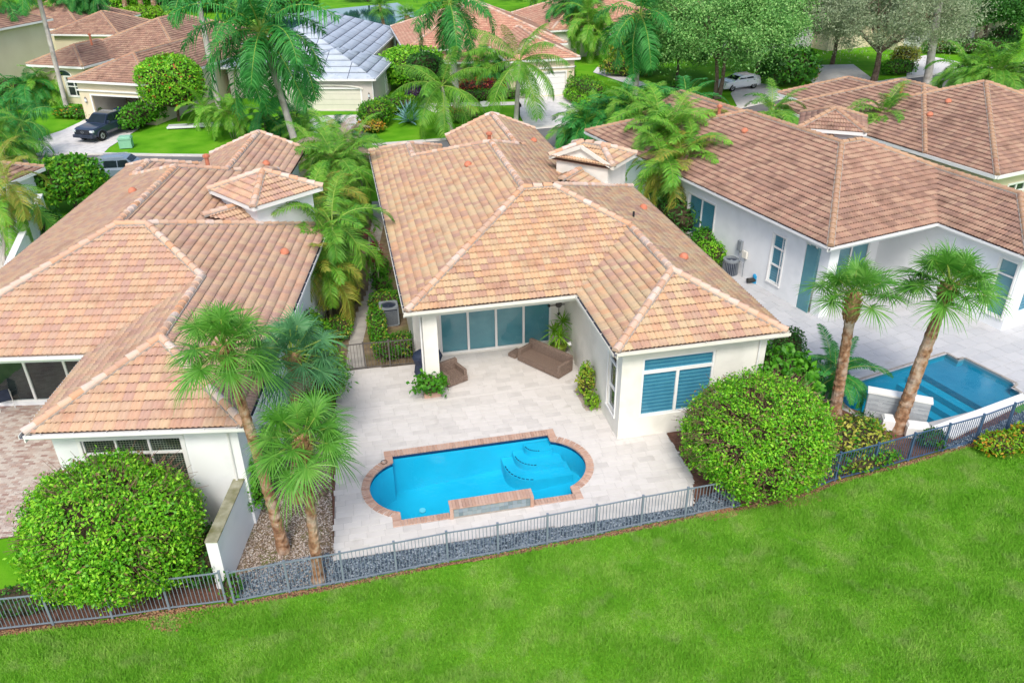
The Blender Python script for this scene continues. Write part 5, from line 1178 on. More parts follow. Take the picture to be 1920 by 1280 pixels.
ub=thing('utility_box','green utility pedestal on the lawn across the street','utility box',gp(238,276)); g=MB(); g.box(-.5,-.4,0,.5,.4,.95,UTIL,.06); g.box(-.55,-.45,.72,.55,.45,.82,UTIL); g.build('cabinet',ub)
lp=thing('light_panels','long white panel lying on the lawn by the clipped hedge','panel',gp(313,243),R(-3)); g=MB(); g.box(0,0,.05,6.,1.0,.22,CARW,.03); g.box(.1,.05,0,5.9,.9,.05,DARK); g.build('panel_body',lp)
rk=thing('garden_rock','dark rock lying in the brown gravel','rock',gp(607,926)); g=MB(); bm=bmesh.new(); bmesh.ops.create_icosphere(bm,subdivisions=2,radius=.12); g.raw([(v.co.x*1.3*(1+.2*math.sin(v.co.y*40)),v.co.y,v.co.z*.7+.04) for v in bm.verts],[tuple(v.index for v in f.verts) for f in bm.faces],BARKD); g.build('rock_body',rk)
for k,(bx,by,w,d) in enumerate(((1652,806,.45,.45),(1697,820,.85,.5))):
    o=thing('white_cube_seat',['small white block left of the leaning palm foot','large white slab right of the leaning palm foot'][k],'bench',gp(bx,by),R(-25)); g=MB(); g.box(0,0,0,w,d,.5,TRIM,.04); g.box(.04,.04,.5,w-.04,d-.04,.56,TRIM,.03); g.build('block',o)
sg=thing('lawn_sign','small blue and white sign post on the lawn across the street','sign',gp(908,220)); g=MB(); g.bar((0,0,0),(0,0,1.6),.07,.07,BRONZE); g.build('post',sg); g=MB(); g.box(-.35,-.04,1.0,.35,0,1.5,CARW); g.build('sign_board',sg)
mbx=thing('mailbox','black mailbox beside the coconut palm by the driveway','mailbox',gp(974,222)); g=MB(); g.bar((0,0,0),(0,0,1.1),.09,.09,DARK); g.build('post',mbx); g=MB(); g.box(-.13,-.28,1.1,.13,.28,1.4,DARK,.06); g.build('box_body',mbx)
mb2=thing('mailbox','black mailbox at the left edge beside the driveway','mailbox',gp(8,272)); g=MB(); g.bar((0,0,0),(0,0,1.2),.1,.1,DARK); g.build('post',mb2); g=MB(); g.box(-.15,-.3,1.2,.15,.3,1.6,DARK,.06); g.build('box_body',mb2)
# chairs on the left patio
def lchair(loc,rz,lab):
    o=thing('patio_chair',lab,'chair',loc,rz,'chairs on the left patio'); g=MB()
    for s in (-.28,.28): g.tube([(s,.3,0),(s,.26,.4),(s,.32,.95)],[.018]*3,TRIM,6); g.tube([(s,-.25,0),(s,-.25,.6),(s,-.1,.64),(s,.28,.62)],[.018]*4,TRIM,6)
    g.build('frame',o); g=MB(); g.box(-.27,-.26,.4,.27,.26,.45,NAVY); g.build('seat',o); g=MB(); g.bar((0,.28,.45),(0,.35,.98),.52,.03,NAVY,Vector((0,1,0))); g.build('backrest',o)
lchair(gp(14,762),R(200),'navy and white chair in front of the left patio doors'); lchair(gp(-14,735),R(150),'navy and white chair at the very left edge')
# ---------------------------------------------------------------- vehicles
def wheel(o,x,y,r=.38,w=.24,side=1):
    g=MB(); g.tube([(x,y-w/2,r),(x,y+w/2,r)],[r,r],TYRE,20); t=g.build('wheel',o); q=MB(); yy=y+side*(w/2+.005); q.tube([(x,yy-side*.02,r),(x,yy,r)],[r*.6,r*.56],ALU,14)
    for i in range(6): a=i*math.pi/3; q.bar((x,yy+side*.005,r),(x+r*.5*math.cos(a),yy+side*.005,r+r*.5*math.sin(a)),.05,.02,DARK,Vector((0,1,0)))
    q.build('rim',t)
def shell(secs,m):
    """cross sections: (x,[(y,z)...]) mirrored and lofted"""
    g=MB(); vs=[];n=len(secs[0][1])*2
    for x,p in secs: vs+=[(x,y,z) for y,z in p]+[(x,-y,z) for y,z in p[::-1]]
    g.raw(vs,[(j*n+i,(j+1)*n+i,(j+1)*n+(i+1)%n,j*n+(i+1)%n) for j in range(len(secs)-1) for i in range(n)]+[tuple(range(n)),tuple((len(secs)-1)*n+i for i in range(n))[::-1]],m); return g
def pickup(label,loc,rz):
    o=thing('pickup_truck',label,'pickup truck',loc,rz)
    S=lambda x,w,zt,wt=None: (x,[(w*.9,.42),(w,.62),(w,zt-.12),((wt or w*.93),zt)])
    shell([S(2.72,.80,.86),S(2.62,.90,1.02),S(2.3,.95,1.10),S(1.3,.96,1.18),S(1.15,.96,1.2),S(-.95,.96,1.2),S(-.98,.96,1.22),S(-2.6,.95,1.24),S(-2.66,.92,1.2)],BLACK).build('body',o,smooth=False)
    shell([(1.2,[(.88,1.17),(.86,1.19)]),(.55,[(.88,1.18),(.70,1.74)]),(.35,[(.88,1.18),(.71,1.79)]),(-.75,[(.88,1.18),(.71,1.79)]),(-1.0,[(.88,1.18),(.72,1.70)]),(-1.02,[(.86,1.18),(.70,1.60)])],BLACK).build('cabin',o)
    g=MB(); g.raw([(1.16,.80,1.22),(1.16,-.80,1.22),(.57,-.655,1.755),(.57,.655,1.755)],[(0,1,2,3),(3,2,1,0)],CARGL)
    for s in (-1,1):
        for a,b in ((1.0,.02),(-.06,-.78)): g.raw([(a,s*.90,1.25),(b,s*.90,1.25),(min(b,.45) if b>-.5 else -.66,s*.755,1.70),(min(a,.45),s*.755,1.70)],[(0,1,2,3),(3,2,1,0)],CARGL)
    w=g.build('window',o); w.location.z=.012
    g=MB(); g.box(-2.55,-.80,.78,-1.08,.80,1.245,DARK); g.build('cargo_bed',o)
    g=MB(); g.box(2.60,-.62,.70,2.745,.62,1.0,DARK,.0); 
    for k in range(4): g.box(2.74,-.56,.74+k*.065,2.76,.56,.765+k*.065,ACD)
    g.tube([(2.755,-.12,.87),(2.77,-.12,.87)],[.01,.01],ALU,4); g.tube([(2.765,.13*math.cos(a),.87+.075*math.sin(a)) for a in np.linspace(0,6.283,14)],[.012]*14,ALU,4,False); g.build('grille',o)
    for s in (-1,1): g=MB(); g.box(2.50,s*.78-.14,.84,2.72,s*.78+.14,1.0,HLIGHT,.03); g.build('headlight',o)
    g=MB(); g.box(2.62,-.92,.42,2.84,.92,.66,ACD,.04); g.build('bumper',o)
    for s in (-1,1): g=MB(); g.box(.78,s*1.0-.11,1.2,.95,s*1.0+.11,1.38,BLACK,.03); g.build('mirror',o)
    for x in (1.78,-1.75):
        for s in (-1,1):
            wheel(o,x,s*.84,.40,.27,s); g=MB(); g.tube([(x+.5*math.cos(a),s*.97,.40+.48*math.sin(a)) for a in np.linspace(.1,3.04,12)],[.055]*12,ACD,5); g.build('fender_flare',o)
    return o
def suv(label,loc,rz,m,name='car',L=4.8,h=1.75):
    o=thing(name,label,'car',loc,rz); a=L/2
    S=lambda x,w,zt: (x,[(w*.9,.3),(w,.5),(w,zt-.15),(w*.93,zt)])
    shell([S(a,.72,.72),S(a-.12,.86,.88),S(a-.5,.92,.98),S(a-1.4,.94,1.06),S(-a+.3,.94,1.08),S(-a,.86,1.0)],m).build('body',o)
    shell([(a-1.35,[(.86,1.05),(.84,1.07)]),(a-2.1,[(.87,1.06),(.70,h-.06)]),(a-2.6,[(.87,1.06),(.70,h)]),(-a+.8,[(.87,1.06),(.69,h-.03)]),(-a+.35,[(.87,1.06),(.66,h-.14)]),(-a+.08,[(.84,1.06),(.7,1.2)])],m).build('roof',o)
    g=MB(); g.raw([(a-1.42,.78,1.1),(a-1.42,-.78,1.1),(a-2.07,-.64,h-.08),(a-2.07,.64,h-.08)],[(0,1,2,3),(3,2,1,0)],CARGL)
    for s in (-1,1):
        for p,q in ((a-1.75,a-2.75),(a-2.82,a-3.75)): g.raw([(p,s*.885,1.12),(q,s*.885,1.12),(q,s*.735,h-.16),(min(p,a-2.1),s*.735,h-.16)],[(0,1,2,3),(3,2,1,0)],CARGL)
    g.raw([(-a+.02,.7,1.15),(-a+.02,-.7,1.15),(-a+.33,-.6,h-.22),(-a+.33,.6,h-.22)],[(0,1,2,3),(3,2,1,0)],CARGL); w=g.build('window',o); w.location.z=.012
    for s in (-1,1): g=MB(); g.bar((a-2.3,s*.62,h+.05),(-a+.7,s*.62,h+.03),.04,.04,ALU); g.build('roof_rail',o); g=MB(); g.box(a-.3,s*.7-.14,.68,a-.04,s*.7+.14,.82,HLIGHT,.03); g.build('headlight',o); g=MB(); g.box(-a-.01,s*.76-.08,.75,-a+.1,s*.76+.08,1.0,LF_RED,.02); g.build('tail_light',o)
    for x in (a-.95,-a+.95):
        for s in (-1,1): wheel(o,x,s*.82,.35,.22,s)
    return o
pf=gp(171,258); pickup('black pickup truck parked nose out before the open garage',(-20.2,78.4,-.03),R(-118)).scale=(1.1,1.1,1.1)
suv('blue-grey car parked on the near side of the street',(gp(243,333).x,gp(243,333).y,-.04),R(-4),SILVER)
suv('white car in the driveway under the oaks',(gp(1392,170).x,gp(1392,170).y+1.2,-.03),R(195),CARW,h=1.45)
# garage contents
def tlp(x,y,z=0): a=R(-27); return Vector((-24+x*math.cos(a)-y*math.sin(a),84.2+x*math.sin(a)+y*math.cos(a),z))
for k,(x,y,z,w,d,h,m,lab,nm) in enumerate(((2.2,2.2,0,.9,.6,.7,BLUEP,'large blue bin at the left of the garage floor','storage_bin'),(3.3,2.6,0,.8,.6,.5,CARD,'cardboard box between blue bin and shelves','cardboard_box'),(4.1,2.4,0,.7,.6,.45,CARD,'cardboard box in the middle of the garage','cardboard_box'),(3.2,5.2,1.0,.8,.6,.6,BLUEP,'blue bin on the garage shelf','storage_bin'),(4.2,5.2,1.0,.8,.6,.7,BLUEP,'blue bin right on the garage shelf','storage_bin'),(2.2,5.2,1.9,.8,.6,.4,TRIM,'white box high on the garage shelf','storage_box'),(5.2,4.8,0,.9,.15,1.7,TRIM,'white folded table leaning at the garage back','folding_table'),(6.1,4.8,0,.9,.15,1.6,TRIM,'white panel leaning at the garage back right','panel'))):
    o=thing(nm,lab,nm.replace('_',' '),tlp(x,y,z+.03),R(-27)); g=MB(); g.box(0,0,0,w,d,h,m,.03); g.box(-.02,-.02,h*.86,w+.02,d+.02,h*.95,TRIM if m is BLUEP else m); g.build('body',o)
sh_=thing('storage_shelf','wooden shelf along the garage back wall','shelf',tlp(1.5,5.1,.02),R(-27)); 
for z in (.97,1.87): g=MB(); g.box(0,0,z-.05,4.2,.8,z,CARD); g.build('shelf_board',sh_)
for x in (0,2.1,4.15): g=MB(); g.box(x,0,0,x+.06,.06,2.4,CARD); g.build('post',sh_)
# ---------------------------------------------------------------- near plants
G='tall sabal palms by the pool decks'
def G3(px,py,z=0): return gp(px,py,z)
# big round bushes
shrub('round_bush','huge round clipped bush covering the fence, bottom left','bush',(-8.1,20.85,-.05),(2.45,2.25,2.1),LF_BALL,p=2.3,ls=.125,dens=800,seed=3,twigs=700,second=LF_BROWN,sec=.06,lump=.085,patchy=.7,corek=.76,jag=.1)
shrub('round_bush','huge round clipped bush at the right corner of the middle deck','bush',(13.25,20.85,-.05),(2.5,2.25,2.0),LF_BALL,p=2.3,ls=.118,dens=800,seed=8,twigs=800,second=LF_BROWN,sec=.10,lump=.08,patchy=.75,corek=.76,jag=.1)
shrub('bush','loose bright green bush behind the big round bush on the right','bush',gp(1448,775),(1.6,1.3,1.5),LF_MID,p=2.2,ls=.26,dens=90,seed=5,lump=.12,jag=.2,asp=.55)
shrub('bush','upright bright green bush between the round bush and the blue fence','bush',(15.6,21.6),(.8,.8,1.3),LF_MID,p=2.,ls=.2,dens=110,seed=6,lump=.12,jag=.15)
shrub('bush','dark clipped column of a bush at the corner of the middle house','bush',gp(1466,700),(.8,.8,1.15),LF_DARK,p=2.6,ls=.12,dens=260,seed=7)
shrub('hedge','yellow-green variegated hedge behind the blue fence','hedge',(17.4,21.7),(1.7,1.0,.62),LF_GOLD,p=2.6,ls=.17,dens=150,seed=9,second=LF_MID,sec=.3,lump=.10,jag=.15)
shrub('hedge','variegated plants pressed against the blue fence pickets','hedge',(17.0,20.6),(1.9,.45,.42),LF_MID,p=2.6,ls=.16,dens=150,seed=19,second=LF_GOLD,sec=.35,lump=.12,jag=.15)
shrub('bush','dark green shrub between the left round bush and the white wall','bush',(-5.75,20.7),(.75,1.15,.62),LF_DARK,p=2.5,ls=.15,dens=170,seed=10,lump=.1)
shrub('bush','low dark shrub behind the fence at the bottom left corner','bush',(-10.9,20.1),(1.3,.5,.45),LF_DARK,p=2.4,ls=.12,dens=170,seed=11,second=LF_MID,sec=.3)
shrub('hedge','leafy green hedge along the white side wall left of the palms','hedge',(-3.95,24.2),(.36,1.65,1.15),LF_MID,p=3.,ls=.16,dens=150,seed=12,rz=R(-9),lump=.12,jag=.15)
shrub('bush','bright feathery shrub behind the left palms beside the path','bush',(-2.0,30.0),(1.15,2.0,1.2),LF_LIME,p=2.,ls=.22,dens=120,seed=13,lump=.14,jag=.25,asp=.3,second=LF_MID,sec=.5)
shrub('bush','green shrub near the side gate left post','bush',(-2.3,33.2),(.9,1.4,1.2),LF_MID,p=2.,ls=.2,dens=120,seed=14,lump=.14,jag=.25,second=LF_LIME,sec=.4)
for i,(x,y,a,b,c,l) in enumerate(((.75,35.0,.42,1.75,.55,'clipped hedge along the path edge of the air conditioner'),(1.45,33.0,1.0,.7,.5,'hedge between the gate and the air conditioner'),(1.35,37.9,.85,.5,.5,'hedge behind the square air conditioner'))):
    shrub('hedge',l,'hedge',(x,y),(a,b,c),LF_MID,p=3.4,ls=.13,dens=260,seed=20+i,second=LF_GOLD,sec=.15,lump=.07)
shrub('bush','clipped bush beside the round air conditioner, upper of two','bush',gp(1326,478),(1.0,.95,.85),LF_MID,p=2.5,ls=.16,dens=200,seed=24,lump=.08)
shrub('bush','clipped bush beside the round air conditioner, lower of two','bush',gp(1330,495),(.9,.8,.7),LF_BALL,p=2.5,ls=.16,dens=200,seed=25,lump=.08)
shrub('bush','yellow-green upright shrub in the deck planting pocket','bush',(9.0,27.55),(.30,.42,.85),LF_GOLD,p=2.,ls=.15,dens=260,seed=26,second=LF_LIME,sec=.5,jag=.3,lump=.16)
shrub('bush','small green fern bush at the foot of the wing wall','bush',(9.05,26.75),(.28,.3,.32),LF_LIME,p=2.,ls=.15,dens=260,seed=27,jag=.4)
ppt=thing('terracotta_planter','low terracotta planter at the foot of the white column','planter',(2.3,29.0,.003)); q=MB(); q.box(0,0,0,.72,.34,.2,BRICK,.02); q.box(.05,.05,.2,.67,.29,.215,SOIL); q.build('planter_body',ppt)
shrub('potted_bush','bright green bush in the terracotta planter by the column','bush',(2.62,29.2,.15),(.68,.55,.46),LF_MID,p=2.,ls=.20,dens=150,seed=28,lump=.16,jag=.3,asp=.7,corek=.6)
for i,(bx,by,rx,ry,rz_) in enumerate(((1875,845,1.0,.6,.4),(1925,835,1.1,.7,.42))):
    shrub('croton_bush',['orange-green croton bush outside the blue fence','orange-green croton bush at the right edge outside the fence'][i],'bush',gp(bx,by),(rx,ry,rz_),LF_LIME,p=2.2,ls=.15,dens=260,seed=30+i,second=LF_ORANGE,sec=.28,lump=.12)
shrub('bush','small green shrub inside the blue fence near the spill edge','bush',gp(1743,838),(.5,.4,.4),LF_DARK,ls=.16,dens=160,seed=33,jag=.3)
shrub('bush','dark green grass clump left of the water wall','bush',gp(1612,808),(.5,.45,.4),LF_DARK,ls=.24,dens=150,seed=34,jag=.4,asp=.16)
shrub('bush','tiny green shrub at the fence post below the white wall','bush',(-4.75,19.3),(.3,.25,.45),LF_MID,ls=.12,dens=200,seed=35,jag=.4)
# sabal palms
palm('sabal_palm','tall sabal palm leaning left, reaching over the left roof','palm' and (-3.33,21.05),7.6,'fan',FR_SAB,nf=25,lean=(-.6,.35),r0=.19,r1=.13,bark=BARKS,boots=.7,seed=1,scale=1.06,elo=-30,bend=.4,group=G)
palm('sabal_palm','nearest sabal palm with its foot at the fence','palm' and (-2.2,19.39),5.3,'fan',FR_SAB,nf=25,lean=(.2,.25),r0=.18,r1=.125,bark=BARKS,boots=.9,seed=2,scale=1.06,elo=-32,group=G,dry=2)
palm('sabal_palm','sabal palm behind the other two, left of the deck','palm' and (-2.88,23.54),5.0,'fan',FR_SABB,nf=28,lean=(.45,1.6),r0=.22,r1=.14,bark=BARKS,boots=.6,seed=3,scale=1.15,elo=-30,group=G,dry=2)
palm('sabal_palm','left sabal palm by the angular pool, bulging below the crown','palm' and gp(1565,775).to_2d(),5.25,'fan',FR_SAB,nf=19,lean=(-.1,.3),r0=.23,r1=.17,bark=BARKS,boots=1.25,seed=4,scale=1.15,elo=2,ehi=82,group=G)
palm('sabal_palm','right sabal palm leaning over the angular pool','palm' and gp(1683,805).to_2d(),6.0,'fan',FR_SAB,nf=28,lean=(1.0,.5),r0=.25,r1=.18,bark=BARKS,boots=.7,seed=5,scale=1.2,elo=-8,ehi=82,group=G,bend=.35)
clump('pygmy_palm','feathery young palm between the round bush and the angular pool',gp(1560,738),'date',FR_ROY,3,.5,(.4,1.2),seed=4,scale=1.2,nf=11)
# pot plant in the patio
rosette('potted_dracaena','spiky green plant in the olive pot on the patio',(8.85,31.35),LF_LIME,34,.78,.075,elo=-25,ehi=75,seed=2,z=.46,droop=.35,stems=[(-.22,.0,.75),(.2,.1,1.15),(0,-.2,.6)])
# palms between left and middle house
for i,(bx,by,n,sp,hh,sc) in enumerate(((622,600,3,.6,(2.6,3.4),.95),(640,590,3,.5,(3.6,4.6),1.),(600,560,3,.7,(3.0,4.2),1.),(626,470,3,.8,(2.6,3.6),.9),(655,430,4,1.,(3.0,4.4),1.),(640,400,5,1.1,(2.4,4.0),1.),(612,380,4,1.0,(2.,3.2),1.),(665,362,4,1.2,(2.2,3.4),1.))):
    clump('areca_palm',['arching areca palm with pale stems, nearest the fan palms','taller areca palm beside the path, yellow lower fronds','areca palm against the left house wall','areca clump halfway along the side path','areca clump leaning over the side path','areca palm clump in front of the small roof tower','areca palm touching the left tower roof','areca clump overhanging the middle roof','areca clump at the street end of the path'][i],gp(bx,by),'areca',[FR_ARE,FR_COCO,FR_ARE][i%3],n,sp*1.15,(hh[0],hh[1]+.5),seed=40+i,scale=sc*1.2,nf=11,leaf2=[FR_AREY,None,FR_DRY][i%3])
for i,(x,y) in enumerate(((1.1,41.2),(1.3,42.6),(1.0,44.0),(1.2,40.0))):
    rosette('cordyline',['red-leaved cordyline behind the square air conditioner','wine-red cordyline on slim stems, second along the house wall','wine-red cordyline, third along the house wall','green cordyline with red tip beside the house wall'][i],(x,y),[LF_WINE,LF_WINE,LF_WINE,LF_MID][i],22,.6,.07,seed=50+i,stems=[(0,0,1.3+.2*(i%3)),(.2,.2,.9)],droop=.4)
    shrub('bush','low green shrub below the cordylines, '+['first from the hedge','second from the hedge','third from the hedge','under the green one'][i],'bush',(x+.15,y-.2),(.5,.6,.45),LF_MID,ls=.16,dens=130,seed=55+i,jag=.3)
shrub('bush','low yellow-flecked shrub between path and areca palms','bush',gp(652,560),(.55,1.3,.35),LF_GOLD,ls=.13,dens=160,seed=60,second=LF_MID,sec=.5,lump=.2)
shrub('bush','low green shrubs near the bend of the path','bush',gp(640,625),(.6,1.2,.4),LF_GOLD,ls=.13,dens=160,seed=61,second=LF_MID,sec=.6,lump=.2)
# palms between middle and right house
for i,(bx,by,n,sp,hh,sc,lf) in enumerate(((1255,430,5,1.0,(3.,4.4),1.1,FR_ARE),(1290,415,5,1.0,(3.6,5.2),1.15,FR_ARE),(1235,385,5,1.1,(3.4,5.2),1.1,FR_ARE),(1285,370,5,1.1,(3.5,5.2),1.1,FR_ARE),(1225,335,6,1.3,(3.0,4.8),1.1,FR_ARE),(1265,320,5,1.3,(3.,5.),1.1,FR_ROY),(1200,300,6,1.4,(2.5,4.2),1.1,FR_COCO),(1160,290,6,1.5,(2.0,3.6),1.1,FR_ROY),(1110,282,5,1.2,(1.2,2.4),1.,FR_ARE),(1090,290,5,1.1,(1.5,2.8),1.,FR_ROY))):
    clump('areca_palm',['areca clump against the white wall with blue shutters','tall areca arching over the brown roof edge','areca clump behind the bedroom roof slope','areca clump midway between middle and right houses','areca clump near the small gabled tower','dark areca clump left of the brown roof','bright areca clump behind the gabled tower','dense green palm clump over the street, by the tower','dense green palm clump nearest the asphalt','low palm clump at the kerb left of the tower'][i],gp(bx,by),'areca',lf,n,sp,hh,seed=70+i,scale=sc*1.25,nf=13,leaf2=FR_AREY if i in (0,3) else None)
shrub('bush','dark leafy shrub under the areca palms right of the middle roof','bush',gp(1265,440),(1.6,2.4,1.5),LF_DARK,ls=.3,dens=50,seed=80,jag=.3,asp=.3)
shrub('bush','dark shrub between the tower and the white wall','bush',gp(1230,380),(1.6,2.4,1.3),LF_DARK,ls=.3,dens=50,seed=81,jag=.3,asp=.3)
# palms around the right tower
for i,(tx,ty,h) in enumerate(((1447,205,4.6),(1655,215,4.8))):
    b=gp(tx,ty+5,h); clump('foxtail_palm',['bright palm rising behind the brown ridge, left of the tower','bright drooping palm right of the small brown tower'][i],(b.x,b.y),'areca',FR_COCO,3,.35,(h-.4,h+.2),seed=90+i,scale=1.15,nf=11)
for i,(tx,ty,h) in enumerate(((1815,118,5.5),(1860,140,5.),(1905,130,5.4))):
    b=gp(tx,ty,h); clump('queen_palm',['green palm behind the far right roof, left one','green palm behind the far right roof, middle one','green palm at the right edge behind the roof'][i],(b.x,b.y),'areca',FR_COCO,4,1.,(h-1.5,h+.3),seed=94+i,scale=1.5,nf=11)

# ---------------------------------------------------------------- palms across the street
def at_(bx,by): p=gp(bx,by); return (p.x,p.y)
RP='royal palms across the street'; CP='coconut palms on the front lawn'
def tall(name,label,bx,by,tx,ty,kind,leaf,z=None,**k):
    b,h=standing(bx,by,ty); t=gp(tx,ty,h); return palm(name,label,(b.x,b.y),h,kind,leaf,lean=(t.x-b.x,t.y-b.y),**k)
tall('royal_palm','royal palm whose smooth grey trunk crosses the brown roof, top left',414,221,372,2,'royal',FR_ROY,r0=.30,r1=.22,shaft=1.6,nf=16,seed=1,scale=1.15,group=RP,elo=-20)
tall('royal_palm','big dark royal palm with drooping fronds before the grey roof',565,305,500,92,'royal',FR_ROY,r0=.3,r1=.2,shaft=1.4,nf=30,seed=2,scale=1.65,group=RP,elo=-45)
tall('royal_palm','tall royal palm behind the left coconut palm',858,214,845,40,'royal',FR_ROY,r0=.34,r1=.22,shaft=1.7,nf=18,seed=3,scale=1.4,group=RP,elo=-50)
tall('royal_palm','royal palm with one frond hanging straight down its trunk, upper right',1190,188,1199,52,'royal',FR_ROY,r0=.33,r1=.22,shaft=1.3,nf=20,seed=4,scale=1.5,group=RP,elo=-75)
tall('royal_palm','thin leaning palm trunk crossing the open-garage house',127,210,66,-30,'royal',FR_ROY,r0=.22,r1=.18,shaft=1.2,nf=14,seed=5,group=RP)
tall('royal_palm','slim leaning palm trunk at the far top left',42,150,8,20,'royal',FR_ROY,r0=.2,r1=.15,shaft=1.,nf=14,seed=6,group=RP)
tall('royal_palm','pale thick palm trunk rising out of the top frame on the right',1738,158,1775,-90,'royal',FR_ROY,r0=.42,r1=.3,shaft=1.6,nf=14,seed=7,group=RP)
tall('royal_palm','leaning grey palm trunk before the cream house, far top right',1815,95,1850,-60,'royal',FR_ROY,r0=.36,r1=.26,shaft=1.5,nf=14,seed=8,group=RP)
tall('coconut_palm','leaning coconut palm on the lawn beside the blue agave',846,247,828,162,'coconut',FR_COCO,r0=.22,r1=.14,nf=17,seed=11,scale=1.28,group=CP,elo=-38,ehi=85,bend=.2)
tall('coconut_palm','coconut palm beside the white garage driveway',967,230,974,116,'coconut',FR_COCO,r0=.22,r1=.15,nf=18,seed=12,scale=1.4,group=CP,elo=-35,ehi=85)
tall('queen_palm','short palm with grey-green plume at the left edge of the street',64,296,40,232,'queen',FR_ROY,r0=.24,r1=.2,nf=20,seed=13,scale=1.05,elo=-30,bark=BARKS,boots=.5)
tall('sabal_palm','far sabal palm beside the lake behind the grey roof',722,60,712,12,'fan',FR_SAB,r0=.26,r1=.2,nf=22,seed=14,scale=1.3,bark=BARKS,elo=-50)
tall('sabal_palm','thick-stemmed palm between the lake and the pink roof',768,85,763,30,'fan',FR_SAB,r0=.4,r1=.34,nf=22,seed=15,scale=1.3,bark=BARKS,elo=-50)
tall('royal_palm','palm standing behind the left end of the pink roof house',700,120,690,0,'royal',FR_ROY,r0=.25,r1=.2,shaft=1.,nf=14,seed=16,group=RP) if False else None
for i,(bx,by,kind,lf,n,sp,hh,sc) in enumerate(((440,258,'date',FR_ARE,3,.8,(1.2,2.2),1.7),(500,262,'date',FR_ROY,3,.8,(1.,2.4),1.6),(395,235,'date',FR_ARE,2,.6,(1.,1.8),1.6),(545,262,'date',FR_ROY,3,.8,(1.,2.2),1.6),(575,292,'areca',FR_ARE,4,1.,(.8,1.8),1.1),(655,282,'areca',FR_DRY,2,.8,(.6,1.2),1.),(632,272,'areca',FR_ROY,3,.8,(.7,1.5),1.),(105,190,'areca',FR_ARE,5,1.2,(.8,2.),1.2),(60,195,'areca',FR_ROY,5,1.4,(.8,2.),1.3),(30,270,'areca',FR_ROY,3,1.,(1.5,2.6),1.3),(20,340,'areca',FR_COCO,4,1.2,(2.,4.4),1.2),(8,400,'areca',FR_AREY,3,.8,(2.,3.6),1.2))):
    clump('young_palm',['young palm on the lawn below the big royal palm, left of two','young dark palm on the lawn below the big royal palm','young palm near the grey royal palm trunk','small palm by the kerb in front of the cream garage','palm at the kerb behind the left house tower','dry brown palm at the cream driveway end','palm clump at the end of the cream driveway','low palm before the arched window','low palms left of the arched window','palm by the mailbox at the left edge','palm leaning over the roof corner at the left edge','yellowing palm before the courtyard wall'][i],at_(bx,by),kind,lf,n,sp,hh,seed=110+i,scale=sc,nf=11)
for i,(bx,by,n,sp,hh,lf,kind,sc) in enumerate(((165,95,7,3.0,(5.5,8.),FR_ROY,'royal',.7),(130,90,6,3.0,(5.,8.5),FR_COCO,'royal',.7),(195,92,5,2.,(5.,7.5),FR_ROY,'royal',.7),(85,80,5,2.5,(6,9),FR_COCO,'royal',.7),(1075,95,6,2.5,(3.,7.),FR_ROY,'areca',1.7),(1105,110,6,2.,(2.5,6.),FR_ARE,'areca',1.7),(1055,60,6,3.,(4.,8.),FR_COCO,'areca',1.9),(1130,60,6,3.,(4.,8.),FR_ROY,'areca',1.9),(900,165,4,1.5,(1.5,3.),FR_ARE,'areca',1.3),(925,168,4,1.2,(1.2,2.6),FR_ROY,'areca',1.2),(470,95,4,1.5,(3.,5.),FR_ARE,'areca',1.5),(300,30,4,2.,(6,9),FR_ROY,'royal',.7),(1010,25,5,3.,(5,8),FR_ARE,'areca',2.))):
    clump('palm_grove',['dense dark palm grove between the two beige roofs','palm grove left of the small brown roof','palms right of the grove by the small brown roof','tall palms behind the two-storey house','big-leaved palms right of the white garage','banana-like palms beside the white garage wall','palm clump behind the pink roof, left','palm clump behind the pink roof, right','fan of low palms by the entry of the red roof house','low palms left of the white garage','palms between the brown roof and the big royal palm','tall palms at the top beyond the brown roof','palms at the top centre beyond the red roof'][i],at_(bx,by),kind,lf,n,sp,hh,seed=130+i,scale=sc,nf=11,r=.09)
# hedges and shrubs across the street
shrub('hedge','long rounded hedge right of the black pickup','hedge',at_(268,236),(3.0,1.3,1.05),LF_MID,p=3.,ls=.3,dens=60,seed=140,rz=R(60),lump=.06)
shrub('clipped_tree','big rounded clipped ficus tree beside the open garage','tree',at_(335,226),(2.9,2.7,2.5),LF_BALL,p=2.7,ls=.28,dens=90,seed=141,trunk=1.0,second=LF_RED,sec=.06,lump=.05)
shrub('hedge','bright clipped hedge at the corner of the cream driveway','hedge',at_(706,233),(1.5,2.1,1.05),LF_LIME,p=3.,ls=.24,dens=80,seed=142,second=LF_MID,sec=.6,lump=.05,rz=R(-20))
shrub('hedge','clipped hedge running along the taupe garage side','hedge',at_(745,213),(2.2,1.1,.85),LF_MID,p=3.,ls=.24,dens=80,seed=143,second=LF_LIME,sec=.4,lump=.06)
shrub('bush','large rounded shrub beside the taupe house wall','bush',at_(775,165),(3.6,3.,2.2),LF_BALL,p=2.4,ls=.34,dens=60,seed=144,lump=.07)
shrub('clipped_tree','tree with dark leaning stem beside the leaning coconut','tree',at_(800,195),(1.8,1.8,1.5),LF_DARK,p=2.2,ls=.28,dens=60,seed=145,trunk=2.0)
shrub('bush','dark purple shrub behind the blue agave','bush',at_(779,204),(.95,.8,1.1),LF_PURP,p=2.3,ls=.25,dens=80,seed=146)
shrub('bush','yellow-orange croton at the cream driveway corner','bush',at_(694,248),(1.4,.8,.5),LF_ORANGE,p=2.3,ls=.25,dens=90,seed=147,second=LF_GOLD,sec=.4)
shrub('hedge','low hedge along the walk of the red roof house','hedge',at_(908,187),(4.6,.7,.5),LF_MID,p=4.,ls=.22,dens=80,seed=148)
